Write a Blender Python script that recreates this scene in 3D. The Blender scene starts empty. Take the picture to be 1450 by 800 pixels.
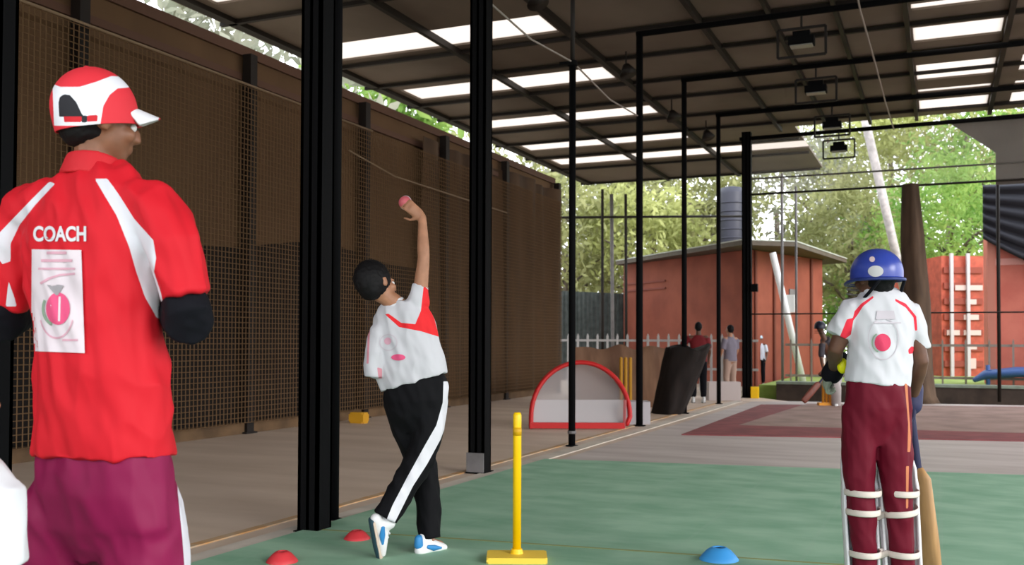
import bpy, bmesh, math, random
import numpy as np
from mathutils import Vector as V, Matrix, noise
from mathutils.bvhtree import BVHTree
PI = math.pi
scene = bpy.context.scene
# ------------------------------------------------------------------ camera, light, exposure
FPX, CX, CY, CAMH = 1380.0, 725.0, 450.0, 1.08
YAW = math.atan(605/FPX); PIT = math.atan(33/FPX); ROL = math.radians(.2)
FW = V((-math.sin(YAW)*math.cos(PIT), math.cos(YAW)*math.cos(PIT), math.sin(PIT)))
_r = V((math.cos(YAW), math.sin(YAW), 0)); _u = _r.cross(FW)
RT = (math.cos(ROL)*_r + math.sin(ROL)*_u).normalized(); UP = (math.cos(ROL)*_u - math.sin(ROL)*_r).normalized()
EYE = V((0, 0, CAMH))
cd = bpy.data.cameras.new('camera'); cam = bpy.data.objects.new('camera', cd); scene.collection.objects.link(cam)
cd.sensor_width = 36; cd.lens = 36*FPX/1450; cd.shift_y = 50/1450; cd.clip_end = 400
M = Matrix((RT, UP, -FW)).transposed().to_4x4(); M.translation = EYE; cam.matrix_world = M
cd.dof.use_dof = True; cd.dof.focus_distance = 4.3; cd.dof.aperture_fstop = 5.0
scene.camera = cam
w = bpy.data.worlds.new('overcast_sky'); scene.world = w; w.use_nodes = True
nt = w.node_tree; bgn = nt.nodes['Background']
tc = nt.nodes.new('ShaderNodeTexCoord'); sx = nt.nodes.new('ShaderNodeSeparateXYZ'); cr = nt.nodes.new('ShaderNodeValToRGB')
nt.links.new(tc.outputs['Generated'], sx.inputs[0]); nt.links.new(sx.outputs[2], cr.inputs[0]); nt.links.new(cr.outputs[0], bgn.inputs[0])
cr.color_ramp.elements[0].color = (.95, .96, 1, 1); cr.color_ramp.elements[1].color = (.82, .9, 1, 1)
bgn.inputs[1].default_value = 3.6
sd = bpy.data.lights.new('hazy_sun', 'SUN'); sun = bpy.data.objects.new('hazy_sun', sd); scene.collection.objects.link(sun)
sd.energy = 2.6; sd.angle = math.radians(30); sd.color = (1, .97, .92)
sun.rotation_euler = V((-.86, .36, -.42)).to_track_quat('-Z', 'Y').to_euler()
scene.view_settings.view_transform = 'Standard'; scene.view_settings.look = 'None'
scene.view_settings.exposure = -0.08; scene.view_settings.gamma = 1; scene.view_settings.use_curve_mapping = False
scene.cycles.max_bounces = 8; scene.cycles.transparent_max_bounces = 16; scene.cycles.sample_clamp_indirect = 6

# ------------------------------------------------------------------ helpers
def ray(x, y): return FW*FPX + RT*(x-CX) - UP*(y-CY)
def W(x, y, D): return EYE + ray(x, y)*(D/FPX)          # point at a depth
def G(x, y, z=0.0):
    d = ray(x, y); return EYE + d*((z-CAMH)/d.z)
def AY(x, y, Y):
    d = ray(x, y); return EYE + d*(Y/d.y)
def PX(p):
    v = V(p)-EYE; D = v.dot(FW); return CX+FPX*v.dot(RT)/D, CY-FPX*v.dot(UP)/D
def tag(o, label=None, cat=None, group=None, kind=None):
    if label: o['label'] = label
    if cat: o['category'] = cat
    if group: o['group'] = group
    if kind: o['kind'] = kind
    return o
def empty(name, loc, label=None, cat=None, group=None, kind=None):
    o = bpy.data.objects.new(name, None); scene.collection.objects.link(o); o.location = loc; o.empty_display_size = .1
    return tag(o, label, cat, group, kind)
def rootloc(o):
    L = V((0, 0, 0))
    while o is not None: L = L + o.location; o = o.parent
    return L
def link(name, me, m, parent=None, smooth=False):
    o = bpy.data.objects.new(name, me); scene.collection.objects.link(o)
    if parent is not None:
        me.transform(Matrix.Translation(-rootloc(parent))); o.parent = parent
    if m is not None:
        me.materials.clear(); me.materials.append(m)
    if smooth: me.polygons.foreach_set('use_smooth', [True]*len(me.polygons))
    return o
def fin(name, bm, m, parent=None, smooth=False):
    bmesh.ops.recalc_face_normals(bm, faces=bm.faces[:])
    me = bpy.data.meshes.new(name); bm.to_mesh(me); bm.free()
    return link(name, me, m, parent, smooth)
def copy_tree(o, loc, parent=None):
    c = o.copy(); scene.collection.objects.link(c); c.parent = parent
    if loc is not None: c.location = loc
    for ch in list(o.children): copy_tree(ch, None, c)
    return c
def bx(bm, p0, p1, mat=None):
    x0, y0, z0 = p0; x1, y1, z1 = p1
    vs = [V((x, y, z)) for x in (x0, x1) for y in (y0, y1) for z in (z0, z1)]
    if mat: vs = [mat @ v for v in vs]
    b = [bm.verts.new(v) for v in vs]
    for f in ((0,1,3,2), (4,6,7,5), (0,4,5,1), (2,3,7,6), (0,2,6,4), (1,5,7,3)): bm.faces.new([b[i] for i in f])
def frame_of(t, ref):
    t = t.normalized(); a = ref - t*ref.dot(t)
    if a.length < 1e-4:
        ref = V((0, 0, 1)) if abs(t.z) < .9 else V((1, 0, 0)); a = ref - t*ref.dot(t)
    a.normalize(); return a, t.cross(a).normalized()
def tube(bm, pts, rad, ref=V((1, 0, 0)), n=12, ends=True, ex=2.0, refs=None):
    """loft of ellipses; rad entries are r or (ra along ref, rb)"""
    pts = [V(p) for p in pts]; R = [(r, r) if not isinstance(r, tuple) else r for r in rad]
    P, Q, T = [], [], []
    k = len(pts)
    for i in range(k):
        t = (pts[min(i+1, k-1)] - pts[max(i-1, 0)]).normalized()
        T.append(t)
    for i in range(k):
        if ends and i == 0:
            for a in (1.0, .8, .45): P.append(pts[0]-T[0]*min(R[0])*a); Q.append((R[0][0]*math.sqrt(max(0, 1-a*a))+1e-4, R[0][1]*math.sqrt(max(0, 1-a*a))+1e-4, 0))
        P.append(pts[i]); Q.append((R[i][0], R[i][1], i))
        if ends and i == k-1:
            for a in (.45, .8, 1.0): P.append(pts[i]+T[i]*min(R[i])*a); Q.append((R[i][0]*math.sqrt(max(0, 1-a*a))+1e-4, R[i][1]*math.sqrt(max(0, 1-a*a))+1e-4, k-1))
    rings = []
    for p, (ra, rb, i) in zip(P, Q):
        a, b = frame_of(T[i], refs[i] if refs else ref)
        ring = []
        for j in range(n):
            c, s = math.cos(2*PI*j/n), math.sin(2*PI*j/n)
            if ex != 2: c = math.copysign(abs(c)**(2/ex), c); s = math.copysign(abs(s)**(2/ex), s)
            ring.append(bm.verts.new(p + a*(ra*c) + b*(rb*s)))
        rings.append(ring)
    for q in range(len(rings)-1):
        for j in range(n): bm.faces.new((rings[q][j], rings[q][(j+1)%n], rings[q+1][(j+1)%n], rings[q+1][j]))
    bm.faces.new(rings[0][::-1]); bm.faces.new(rings[-1])
def blob(bm, c, r, R=None, u=16, v=10):
    m = Matrix.Translation(c) @ ((R.to_4x4() if R else Matrix.Identity(4)) @ Matrix.Diagonal((r[0], r[1], r[2], 1)))
    bmesh.ops.create_uvsphere(bm, u_segments=u, v_segments=v, radius=1, matrix=m)
def box_between(bm, a, b, wx, wy, ref=V((1, 0, 0))):
    a, b = V(a), V(b); t = (b-a).normalized(); s, q = frame_of(t, ref)
    vs = [bm.verts.new(p + s*(i*wx/2) + q*(j*wy/2)) for p in (a, b) for (i, j) in ((-1,-1), (1,-1), (1,1), (-1,1))]
    for f in ((0,3,2,1), (4,5,6,7), (0,1,5,4), (1,2,6,5), (2,3,7,6), (3,0,4,7)): bm.faces.new([vs[i] for i in f])
def slab(bm, quad, z0, z1):
    lo = [bm.verts.new((p[0], p[1], z0)) for p in quad]; hi = [bm.verts.new((p[0], p[1], z1)) for p in quad]
    bm.faces.new(lo[::-1]); bm.faces.new(hi); n = len(quad)
    for i in range(n): bm.faces.new((lo[i], lo[(i+1)%n], hi[(i+1)%n], hi[i]))
def remesh(bm, voxel, smooth=4, fold=0.0, ffreq=9.0, seed=0, fz=.35):
    bmesh.ops.recalc_face_normals(bm, faces=bm.faces[:])
    me = bpy.data.meshes.new('tmp'); bm.to_mesh(me); bm.free()
    o = bpy.data.objects.new('tmp', me); scene.collection.objects.link(o)
    r = o.modifiers.new('r', 'REMESH'); r.mode = 'VOXEL'; r.voxel_size = voxel; r.use_smooth_shade = True
    if smooth:
        s = o.modifiers.new('s', 'SMOOTH'); s.factor = .5; s.iterations = smooth
    dg = bpy.context.evaluated_depsgraph_get(); dg.update()
    out = bpy.data.meshes.new_from_object(o.evaluated_get(dg))
    bpy.data.objects.remove(o); bpy.data.meshes.remove(me)
    out.polygons.foreach_set('use_smooth', [True]*len(out.polygons))
    if fold > 0:
        nv = [v.normal.copy() for v in out.vertices]; off = V((seed*3.1, seed*1.7, seed*.9))
        for v, n in zip(out.vertices, nv):
            p = v.co
            q = V((p.x*ffreq + .8*p.z*ffreq*.4, p.y*ffreq, p.z*ffreq*fz)) + off
            a = noise.noise(q); b = noise.noise(q*2.3+V((5, 5, 5)))
            rid = 1-abs(a)*2.6
            v.co = p + n*(fold*(rid*.6 + b*.6 - .35))
        out.update()
    return out

def mat(name, col, rough=.7, metal=0, noise_amt=.0, nscale=6, bump=0, bscale=40, attrs=(), spec=.4, stretch=None, col2=None, trans=0):
    m = bpy.data.materials.new(name); m.use_nodes = True; t = m.node_tree; b = t.nodes['Principled BSDF']
    b.inputs['Roughness'].default_value = rough; b.inputs['Metallic'].default_value = metal
    b.inputs['Specular IOR Level'].default_value = spec
    co = t.nodes.new('ShaderNodeTexCoord'); src = co.outputs['Object']
    if stretch:
        mp = t.nodes.new('ShaderNodeMapping'); mp.inputs['Scale'].default_value = stretch; t.links.new(src, mp.inputs[0]); src = mp.outputs[0]
    rgb = t.nodes.new('ShaderNodeRGB'); rgb.outputs[0].default_value = (*col, 1); out = rgb.outputs[0]
    if noise_amt > 0 or col2:
        n = t.nodes.new('ShaderNodeTexNoise'); n.inputs['Scale'].default_value = nscale; n.inputs['Detail'].default_value = 5; t.links.new(src, n.inputs['Vector'])
        r = t.nodes.new('ShaderNodeValToRGB'); t.links.new(n.outputs['Fac'], r.inputs[0])
        c2 = col2 if col2 else tuple(c*(1+noise_amt) for c in col); c1 = col if col2 else tuple(c*(1-noise_amt) for c in col)
        r.color_ramp.elements[0].position = .35; r.color_ramp.elements[0].color = (*c1, 1)
        r.color_ramp.elements[1].position = .65; r.color_ramp.elements[1].color = (*c2, 1)
        out = r.outputs[0]
    for nm, c in attrs:
        a = t.nodes.new('ShaderNodeAttribute'); a.attribute_name = nm
        g = t.nodes.new('ShaderNodeMath'); g.operation = 'GREATER_THAN'; g.inputs[1].default_value = 0; t.links.new(a.outputs['Fac'], g.inputs[0])
        mx = t.nodes.new('ShaderNodeMix'); mx.data_type = 'RGBA'; t.links.new(g.outputs[0], mx.inputs['Factor'])
        t.links.new(out, mx.inputs['A']); mx.inputs['B'].default_value = (*c, 1); out = mx.outputs['Result']
    t.links.new(out, b.inputs['Base Color'])
    if bump > 0:
        n2 = t.nodes.new('ShaderNodeTexNoise'); n2.inputs['Scale'].default_value = bscale; t.links.new(src, n2.inputs['Vector'])
        bp = t.nodes.new('ShaderNodeBump'); bp.inputs['Strength'].default_value = bump; t.links.new(n2.outputs['Fac'], bp.inputs['Height']); t.links.new(bp.outputs[0], b.inputs['Normal'])
    if trans > 0:
        tr = t.nodes.new('ShaderNodeBsdfTranslucent'); ms = t.nodes.new('ShaderNodeMixShader'); ms.inputs[0].default_value = trans
        t.links.new(out, tr.inputs[0]); t.links.new(b.outputs[0], ms.inputs[1]); t.links.new(tr.outputs[0], ms.inputs[2])
        t.links.new(ms.outputs[0], t.nodes['Material Output'].inputs[0])
    return m
def see_through(name, col, alpha):
    m = bpy.data.materials.new(name); m.use_nodes = True; t = m.node_tree; b = t.nodes['Principled BSDF']
    b.inputs['Base Color'].default_value = (*col, 1); b.inputs['Roughness'].default_value = .9
    tp = t.nodes.new('ShaderNodeBsdfTransparent'); ms = t.nodes.new('ShaderNodeMixShader'); ms.inputs[0].default_value = alpha
    t.links.new(tp.outputs[0], ms.inputs[1]); t.links.new(b.outputs[0], ms.inputs[2]); t.links.new(ms.outputs[0], t.nodes['Material Output'].inputs[0])
    return m
STEEL = mat('black_steel', (.0025, .0025, .003), .75, spec=.1)
DSTEEL = mat('dark_brown_steel', (.012, .008, .006), .6, spec=.3)
GSTEEL = mat('grey_steel', (.16, .15, .15), .6, noise_amt=.15)
WHITEP = mat('white_paint', (.75, .75, .75), .5)
YEL = mat('yellow_plastic', (.9, .55, .0), .4)
SKIN = mat('brown_skin', (.20, .085, .045), .5, noise_amt=.12, nscale=25)
SKIN2 = mat('light_brown_skin', (.36, .17, .095), .5, noise_amt=.1, nscale=25)
SKIN3 = mat('dark_brown_skin', (.11, .048, .028), .5, noise_amt=.1, nscale=25)
HAIR = mat('black_hair', (.0035, .003, .0035), .65, bump=.6, bscale=120, spec=.2)
BLACKC = mat('black_cloth', (.004, .004, .007), .8, spec=.15)
WHITE = mat('white_cloth', (.62, .62, .65), .8)
RUBBER = mat('dark_teal_rubber', (.02, .06, .08), .7)

# ------------------------------------------------------------------ the setting
XP, XW = -3.5, -7.5
S = dict(kind='structure')
def struct(name, bm, m): return tag(fin(name, bm, m), kind='structure')
bm = bmesh.new(); slab(bm, [(-9.6, -4), (9, -4), (9, 20.3), (1.2, 18.95), (-2.5, 18.3), (-3.3, 19.4), (-9.6, 19.4)], -.25, 0)
CONC = mat('worn_concrete', (.50, .385, .295), .6, nscale=1.1, col2=(.60, .475, .38), bump=.05, bscale=60, stretch=(.6, 2.2, 1), spec=.45)
struct('floor', bm, CONC)
# inner lane slab, a touch greyer
bm = bmesh.new(); slab(bm, [(-3.25, -3.5), (8, -3.5), (8, 20), (1.2, 18.9), (-2.5, 18.25), (-3.1, 17.9)], .0, .006)
struct('trim_1', bm, mat('pale_grey_concrete', (.42, .36, .34), .55, nscale=1.4, col2=(.54, .48, .455), stretch=(.5, 2.5, 1), spec=.45))
bm = bmesh.new(); slab(bm, [(-3.62, -3.5), (-3.56, -3.5), (-3.56, 17.6), (-3.62, 17.6)], 0, .008)
struct('trim_2', bm, mat('faded_orange_line', (.50, .26, .09), .7, nscale=5, col2=(.45, .36, .26)))
bm = bmesh.new(); slab(bm, [(-3.42, -3.5), (-3.27, -3.5), (-3.27, 17.9), (-3.42, 17.9)], 0, .009)
struct('trim_3', bm, mat('pale_edge_strip', (.55, .49, .42), .7, noise_amt=.15, nscale=3))
# green turf
def turf_mat():
    m = mat('green_turf', (.20, .385, .255), .75, nscale=2.2, col2=(.31, .50, .355), stretch=(1, 1.6, 1), bump=.3, bscale=180, spec=.3)
    t = m.node_tree; b = t.nodes['Principled BSDF']; src = b.inputs['Base Color'].links[0].from_socket
    br = t.nodes.new('ShaderNodeTexBrick'); br.inputs['Scale'].default_value = 1; br.inputs['Brick Width'].default_value = .62; br.inputs['Row Height'].default_value = .5
    br.inputs['Mortar Size'].default_value = .012; br.offset = 0; br.inputs['Color1'].default_value = (0, 0, 0, 1); br.inputs['Color2'].default_value = (.12, .12, .12, 1); br.inputs['Mortar'].default_value = (.7, .7, .7, 1)
    co = t.nodes.new('ShaderNodeTexCoord'); t.links.new(co.outputs['Object'], br.inputs['Vector'])
    mx = t.nodes.new('ShaderNodeMix'); mx.data_type = 'RGBA'; mul = t.nodes.new('ShaderNodeMath'); mul.operation = 'MULTIPLY'; mul.inputs[1].default_value = .22
    t.links.new(br.outputs['Color'], mul.inputs[0]); t.links.new(mul.outputs[0], mx.inputs['Factor']); t.links.new(src, mx.inputs['A']); mx.inputs['B'].default_value = (.33, .46, .36, 1)
    t.links.new(mx.outputs['Result'], b.inputs['Base Color']); return m
bm = bmesh.new(); slab(bm, [(-3.27, -3), (4.5, -3), (4.5, 9.49), (.62, 8.85), (-3.27, 8.2)], .006, .02)
tag(fin('artificial_turf_mat', bm, turf_mat()), 'large green artificial turf mat covering the near lane floor', 'turf mat')
bm = bmesh.new(); slab(bm, [(-3.25, 4.58), (4.4, 5.45), (4.4, 5.475), (-3.25, 4.605)], .0201, .0215)
tag(fin('painted_line', bm, mat('faint_yellow_line', (.26, .30, .12), .8)), 'faint yellow painted line crossing the green turf', 'line')
bm = bmesh.new(); slab(bm, [G(965, 617)[:2], G(1190, 621)[:2], (2.2, 12.3), (2.2, 18.5), (-.7, 17.75), G(1078, 574)[:2]], .006, .018)
tag(fin('batting_mat', bm, mat('brick_red_mat', (.21, .052, .055), .8, noise_amt=.2, nscale=3)), 'faded red matting laid on the far end of the lane', 'mat')
bm = bmesh.new(); slab(bm, [(-2.35, 12.6), (2.0, 13.1), (2.0, 18.2), (-2.1, 17.5)], .018, .02)
tag(fin('worn_centre_mat', bm, mat('worn_brown_mat', (.30, .20, .17), .8, noise_amt=.2, nscale=2)), 'worn brown overlay in the middle of the red matting', 'mat')
# outdoors ground
bm = bmesh.new(); slab(bm, [(-70, -60), (70, -60), (70, 90), (-70, 90)], -.45, -.26)
struct('ground', bm, mat('earth_ground', (.22, .17, .12), .9, noise_amt=.2, nscale=.6))
bm = bmesh.new(); slab(bm, [(-3.4, 20.4), (40, 20.4), (40, 70), (-3.4, 70)], -.26, .2)
tag(fin('grass_lawn', bm, mat('grass', (.17, .27, .045), .9, nscale=3, col2=(.30, .38, .09), bump=.5, bscale=25)), 'green lawn beyond the far end of the shed', 'lawn', kind='structure')
bm = bmesh.new(); slab(bm, [(-3.0, 20.05), (14, 20.05), (14, 20.4), (-3.0, 20.4)], -.25, .24)
struct('trim_4', bm, mat('dark_kerb', (.045, .03, .022), .8, noise_amt=.3, nscale=4))
bm = bmesh.new(); slab(bm, [(-3.0, 20.02), (14, 20.02), (14, 20.42), (-3.0, 20.42)], .24, .29)
struct('trim_5', bm, mat('kerb_top', (.20, .24, .19), .8, noise_amt=.2))
bm = bmesh.new(); slab(bm, [(-20, 19.4), (-3.4, 19.4), (-3.4, 60), (-20, 60)], -.25, -.005)
struct('trim_6', bm, mat('dirt_yard', (.33, .26, .20), .9, noise_amt=.2, nscale=1))

# left wall: board and cloth
bm = bmesh.new(); bx(bm, (XW-.1, -4, 0), (XW, 19.3, 4.5))
struct('wall_left', bm, mat('brown_sheet_wall', (.105, .055, .024), .85, nscale=1.4, col2=(.14, .076, .034), stretch=(1, 1, .35), bump=.3, bscale=6))
# lower dark shade cloth, gently folded
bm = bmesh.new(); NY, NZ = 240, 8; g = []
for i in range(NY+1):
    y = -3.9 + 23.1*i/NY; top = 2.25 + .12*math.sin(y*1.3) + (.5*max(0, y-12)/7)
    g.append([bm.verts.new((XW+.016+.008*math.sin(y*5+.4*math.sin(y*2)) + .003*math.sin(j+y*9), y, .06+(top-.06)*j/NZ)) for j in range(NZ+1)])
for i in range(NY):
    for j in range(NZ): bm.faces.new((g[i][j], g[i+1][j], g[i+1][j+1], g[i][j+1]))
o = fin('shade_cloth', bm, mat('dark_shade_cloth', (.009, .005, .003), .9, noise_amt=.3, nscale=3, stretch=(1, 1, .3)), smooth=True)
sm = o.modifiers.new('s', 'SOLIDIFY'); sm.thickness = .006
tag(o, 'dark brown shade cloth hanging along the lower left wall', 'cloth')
# hanging curtain folds at the far end of the wall
bm = bmesh.new(); NY = 140; g = []
for i in range(NY+1):
    y = 13.2 + 6.0*i/NY
    g.append([bm.verts.new((XW+.16+.05*math.sin(y*8+1.2*math.sin(y*1.7)) + .012*j*math.sin(y*3), y, .15+(4.25-.15)*j/8)) for j in range(9)])
for i in range(NY):
    for j in range(8): bm.faces.new((g[i][j], g[i+1][j], g[i+1][j+1], g[i][j+1]))
o = fin('sackcloth_curtain', bm, mat('brown_sackcloth', (.068, .037, .018), .9, noise_amt=.35, nscale=3, stretch=(1, 1, .25)), smooth=True)
sm = o.modifiers.new('s', 'SOLIDIFY'); sm.thickness = .006
tag(o, 'brown sackcloth curtain hanging in folds at the far end of the left wall', 'curtain')
bm = bmesh.new(); bx(bm, (XW-.12, -4, 4.42), (XW+.04, 19.3, 4.54)); bx(bm, (XW-.02, -4, 4.12), (XW+.05, 19.3, 4.2))
struct('trim_7', bm, mat('reddish_brown_rail', (.10, .045, .026), .7))
bm = bmesh.new(); bx(bm, (XW-.05, -4, 0), (XW+.14, 19.3, .13))
struct('baseboard_left', bm, mat('brown_base_edge', (.13, .075, .035), .8, noise_amt=.3, nscale=3))
proto = None
for k, y in enumerate((4.3, 6.7, 9.16, 11.65, 14.07, 16.5, 19.2)):
    if proto is None:
        bm = bmesh.new(); bx(bm, (0, -.06, 0), (.12, .06, 4.42)); bx(bm, (-.005, -.1, 0), (.14, .1, .02))
        proto = fin('wall_post', bm, DSTEEL); o = proto
    else: o = proto.copy(); scene.collection.objects.link(o)
    o.location = (XW+.06, y, 0)
    tag(o, 'dark steel post on the brown wall, ' + ('out of frame left of the coach', 'directly behind the coach', 'between coach and thick black pillar', 'just right of the thick black pillar', 'right of the raised hand', 'just right of the second pillar', 'at the far end of the wall')[k], 'post', 'posts of the left wall')
# diagonal rope on wall
def rope(name, pts, r, m, label, cat='rope', n=6):
    bm = bmesh.new(); tube(bm, pts, [r]*len(pts), ref=V((0, 0, 1)), n=n, ends=False); return tag(fin(name, bm, m, smooth=True), label, cat)

# roof
ROOF = mat('dull_brown_roof_sheet', (.13, .10, .075), .7, nscale=.9, col2=(.18, .145, .115), stretch=(1, .8, 1), bump=.15, bscale=10)
sky_left = [(8.9, 9.65), (11.6, 12.35), (14.2, 14.95), (16.85, 17.55), (19.15, 19.95), (21.05, 21.85)]
sky_right = [(12.1, 12.5), (13.05, 13.3), (14.05, 14.75), (15.25, 15.5), (15.98, 16.95), (17.55, 17.8), (18.35, 19.15)]
cells = []
def roof_rects():
    xs = [-8.72, -8.3, -4.72, -.3, .8, 1.15, 2.2, 6.5]
    ends = 19.6
    for i in range(len(xs)-1):
        x0, x1 = xs[i], xs[i+1]
        holes = sky_left if i == 1 else sky_right if i in (3, 5) else []
        yend = 24.5 if x1 <= -4.7 else ends
        y = -3.5
        for a, b in holes: cells.append((x0, x1, y, a)); y = b
        cells.append((x0, x1, y, yend))
    cells.append((-4.72, -2.56, 19.6, 21.05)); cells.append((-4.72, -2.56, 21.85, 24.5))
roof_rects()
bm = bmesh.new()
for x0, x1, y0, y1 in cells:
    if y1 > y0: bx(bm, (x0, y0, 5.3), (x1, y1, 5.36))
struct('ceiling', bm, ROOF)
def skylight_mat():
    m = bpy.data.materials.new('cream_translucent_sheet'); m.use_nodes = True; t = m.node_tree; t.nodes.clear()
    o = t.nodes.new('ShaderNodeOutputMaterial'); tr = t.nodes.new('ShaderNodeBsdfTranslucent'); df = t.nodes.new('ShaderNodeBsdfDiffuse'); mx = t.nodes.new('ShaderNodeMixShader')
    tr.inputs[0].default_value = (.46, .385, .325, 1); df.inputs[0].default_value = (.5, .45, .4, 1); mx.inputs[0].default_value = .1
    t.links.new(tr.outputs[0], mx.inputs[1]); t.links.new(df.outputs[0], mx.inputs[2]); t.links.new(mx.outputs[0], o.inputs[0]); return m
SKYL = skylight_mat()
def pane(nm, x0, x1, y0, y1):
    bm = bmesh.new(); v = [bm.verts.new(p) for p in ((x0, y0, 5.33), (x1, y0, 5.33), (x1, y1, 5.33), (x0, y1, 5.33))]; bm.faces.new(v)
    struct(nm, bm, SKYL)
wi = 1
for k, (a, b) in enumerate(sky_left):
    pane('window_%d' % wi, -8.3, -4.72, a, b); wi += 1
pane('window_%d' % wi, -4.72, -2.56, 21.05, 21.85); wi += 1
for a, b in sky_right:
    pane('window_%d' % wi, -.3, .8, a, b); wi += 1
    pane('window_%d' % wi, 1.15, 2.2, a, b); wi += 1
# roof battens along and across
ti = 8
for X, wdt in ((-8.5, .14), (-6.35, .07), (-4.55, .08), (-2.83, .06), (-1.95, .05), (-1.17, .05), (-.36, .06), (.86, .07), (2.4, .07)):
    bm = bmesh.new(); bx(bm, (X-wdt/2, -3.5, 5.235 if X < -8 else 5.21), (X+wdt/2, 24.5 if X < -4 else 19.6, 5.3))
    struct('trim_%d' % ti, bm, DSTEEL); ti += 1
for y in (3.5, 6.0, 8.6, 10.2, 12.55, 13.75, 15.15, 16.3, 17.75, 18.95, 20.6, 22.2, 24.4):
    bm = bmesh.new(); bx(bm, (-8.7, y-.03, 5.235), (-2.6 if y > 20 else 6.4, y+.03, 5.285))
    struct('trim_%d' % ti, bm, DSTEEL); ti += 1
# roof columns on the right, outside the view, and behind
for k, (x, y) in enumerate(((6.2, 4.7), (6.2, 12), (6.2, 19.2))):
    bm = bmesh.new(); bx(bm, (x-.08, y-.08, 0), (x+.08, y+.08, 5.2)); struct('trim_%d' % ti, bm, STEEL); ti += 1

# ------------------------------------------------------------------ cage pillars, poles and bars
def pillar(x, y, wd, name, label, grp=None):
    r = empty(name, (x, y, 0), label, 'pillar', grp)
    bm = bmesh.new(); t = wd
    # H section column
    bx(bm, (x-t/2, y-t/2, .012), (x+t/2, y-t/2+.016, 5.17)); bx(bm, (x-t/2, y+t/2-.016, .012), (x+t/2, y+t/2, 5.17)); bx(bm, (x-.01, y-t/2, .012), (x+.01, y+t/2, 5.17))
    bx(bm, (x+t/2-.02, y-t/2, .012), (x+t/2, y+t/2, 5.17)); bx(bm, (x-t/2, y-t/2, .012), (x-t/2+.02, y+t/2, 5.17))
    fin('column', bm, STEEL, r)
    bm = bmesh.new(); bx(bm, (x-t*.62, y-t*.62, 0), (x+t*.62, y+t*.62, .014)); fin('base_plate', bm, STEEL, r)
    return r
r = pillar(-3.24, 4.62, .135, 'steel_pillar', 'thick black steel pillar beside the coach, nearest and widest of all')
bm = bmesh.new(); bx(bm, (-3.22, 4.55, 1.56), (-3.19, 4.552, 1.575)); 
r = pillar(-3.46, 7.24, .14, 'steel_pillar', 'second thick black pillar, between the bowler and the yellow stump')
bm = bmesh.new(); bx(bm, (-3.54, 7.155, .0), (-3.385, 7.165, .17)); fin('grey_base_guard', bm, GSTEEL, r)
r = pillar(-3.5, 2.78, .09, 'steel_pillar', 'black pillar cut off by the left edge of the photo')
def pole(x, y, rad, h, label, collar=None, name='net_pole'):
    r = empty(name, (x, y, 0), label, 'pole', 'poles along the net line')
    bm = bmesh.new(); tube(bm, [(x, y, .01), (x, y, h)], [rad, rad], n=12, ends=False); fin('shaft', bm, STEEL, r, True)
    bm = bmesh.new(); tube(bm, [(x, y, 0), (x, y, .012)], [rad*1.8, rad*1.8], n=14, ends=False); fin('base_plate', bm, STEEL, r)
    if collar:
        bm = bmesh.new(); tube(bm, [(x, y, collar-.02), (x, y, collar+.03)], [rad*1.5]*2, n=12, ends=False)
        bx(bm, (x-.14, y-.02, collar), (x, y+.02, collar+.03)); fin('collar', bm, STEEL, r)
    return r
pole(-3.33, 4.80+.15, .028, 5.17, 'thin black pole standing tight behind the widest pillar')
r = pole(-3.47, 9.46, .036, 3.98, 'black pole in front of the red goal, its collar below the roof', 3.96)
bm = bmesh.new(); tube(bm, [(-3.47, 9.46, 3.9), (-3.47, 9.46, 5.17)], [.025, .025], n=10, ends=False); fin('upper_rod', bm, DSTEEL, r, True)
bm = bmesh.new(); tube(bm, [(-3.47, 9.46, .13), (-3.47, 9.46, .16)], [.046, .046], n=12, ends=False); fin('foot_ring', bm, GSTEEL, r, True)
pole(-3.52, 12.1, .045, 5.05, 'black pole just right of the small red goal, bearing a crossbar')
pole(-3.52, 14.5, .040, 5.05, 'black pole passing behind the dark draped sacking')
pole(-3.52, 17.0, .038, 5.05, 'slim black pole left of the person in the grey shirt')
r = pillar(-3.42, 19.2, .17, 'steel_pillar', 'black corner pillar at the far end of the cage with yellow foot')
bm = bmesh.new(); bx(bm, (-3.32, 19.0, 0), (-3.18, 19.1, .22)); fin('yellow_foot', bm, YEL, r)
bm = bmesh.new(); bx(bm, (-3.33, 19.05, 2.05), (-3.2, 19.15, 2.2)); fin('black_bracket', bm, STEEL, r)
for k, (y, x1) in enumerate(((12.1, 6), (14.5, 6), (17.0, 6), (19.2, 6))):
    bm = bmesh.new(); tube(bm, [(-3.56, y, 5.05), (x1, y, 5.08)], [.04, .04], ref=V((0, 0, 1)), n=10, ends=False)
    tag(fin('crossbar', bm, STEEL, smooth=True), 'black cage crossbar under the roof, ' + ('nearest of four', 'second nearest of four', 'third nearest of four', 'farthest of four, above the trees')[k], 'bar', 'crossbars of the cage')
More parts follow.
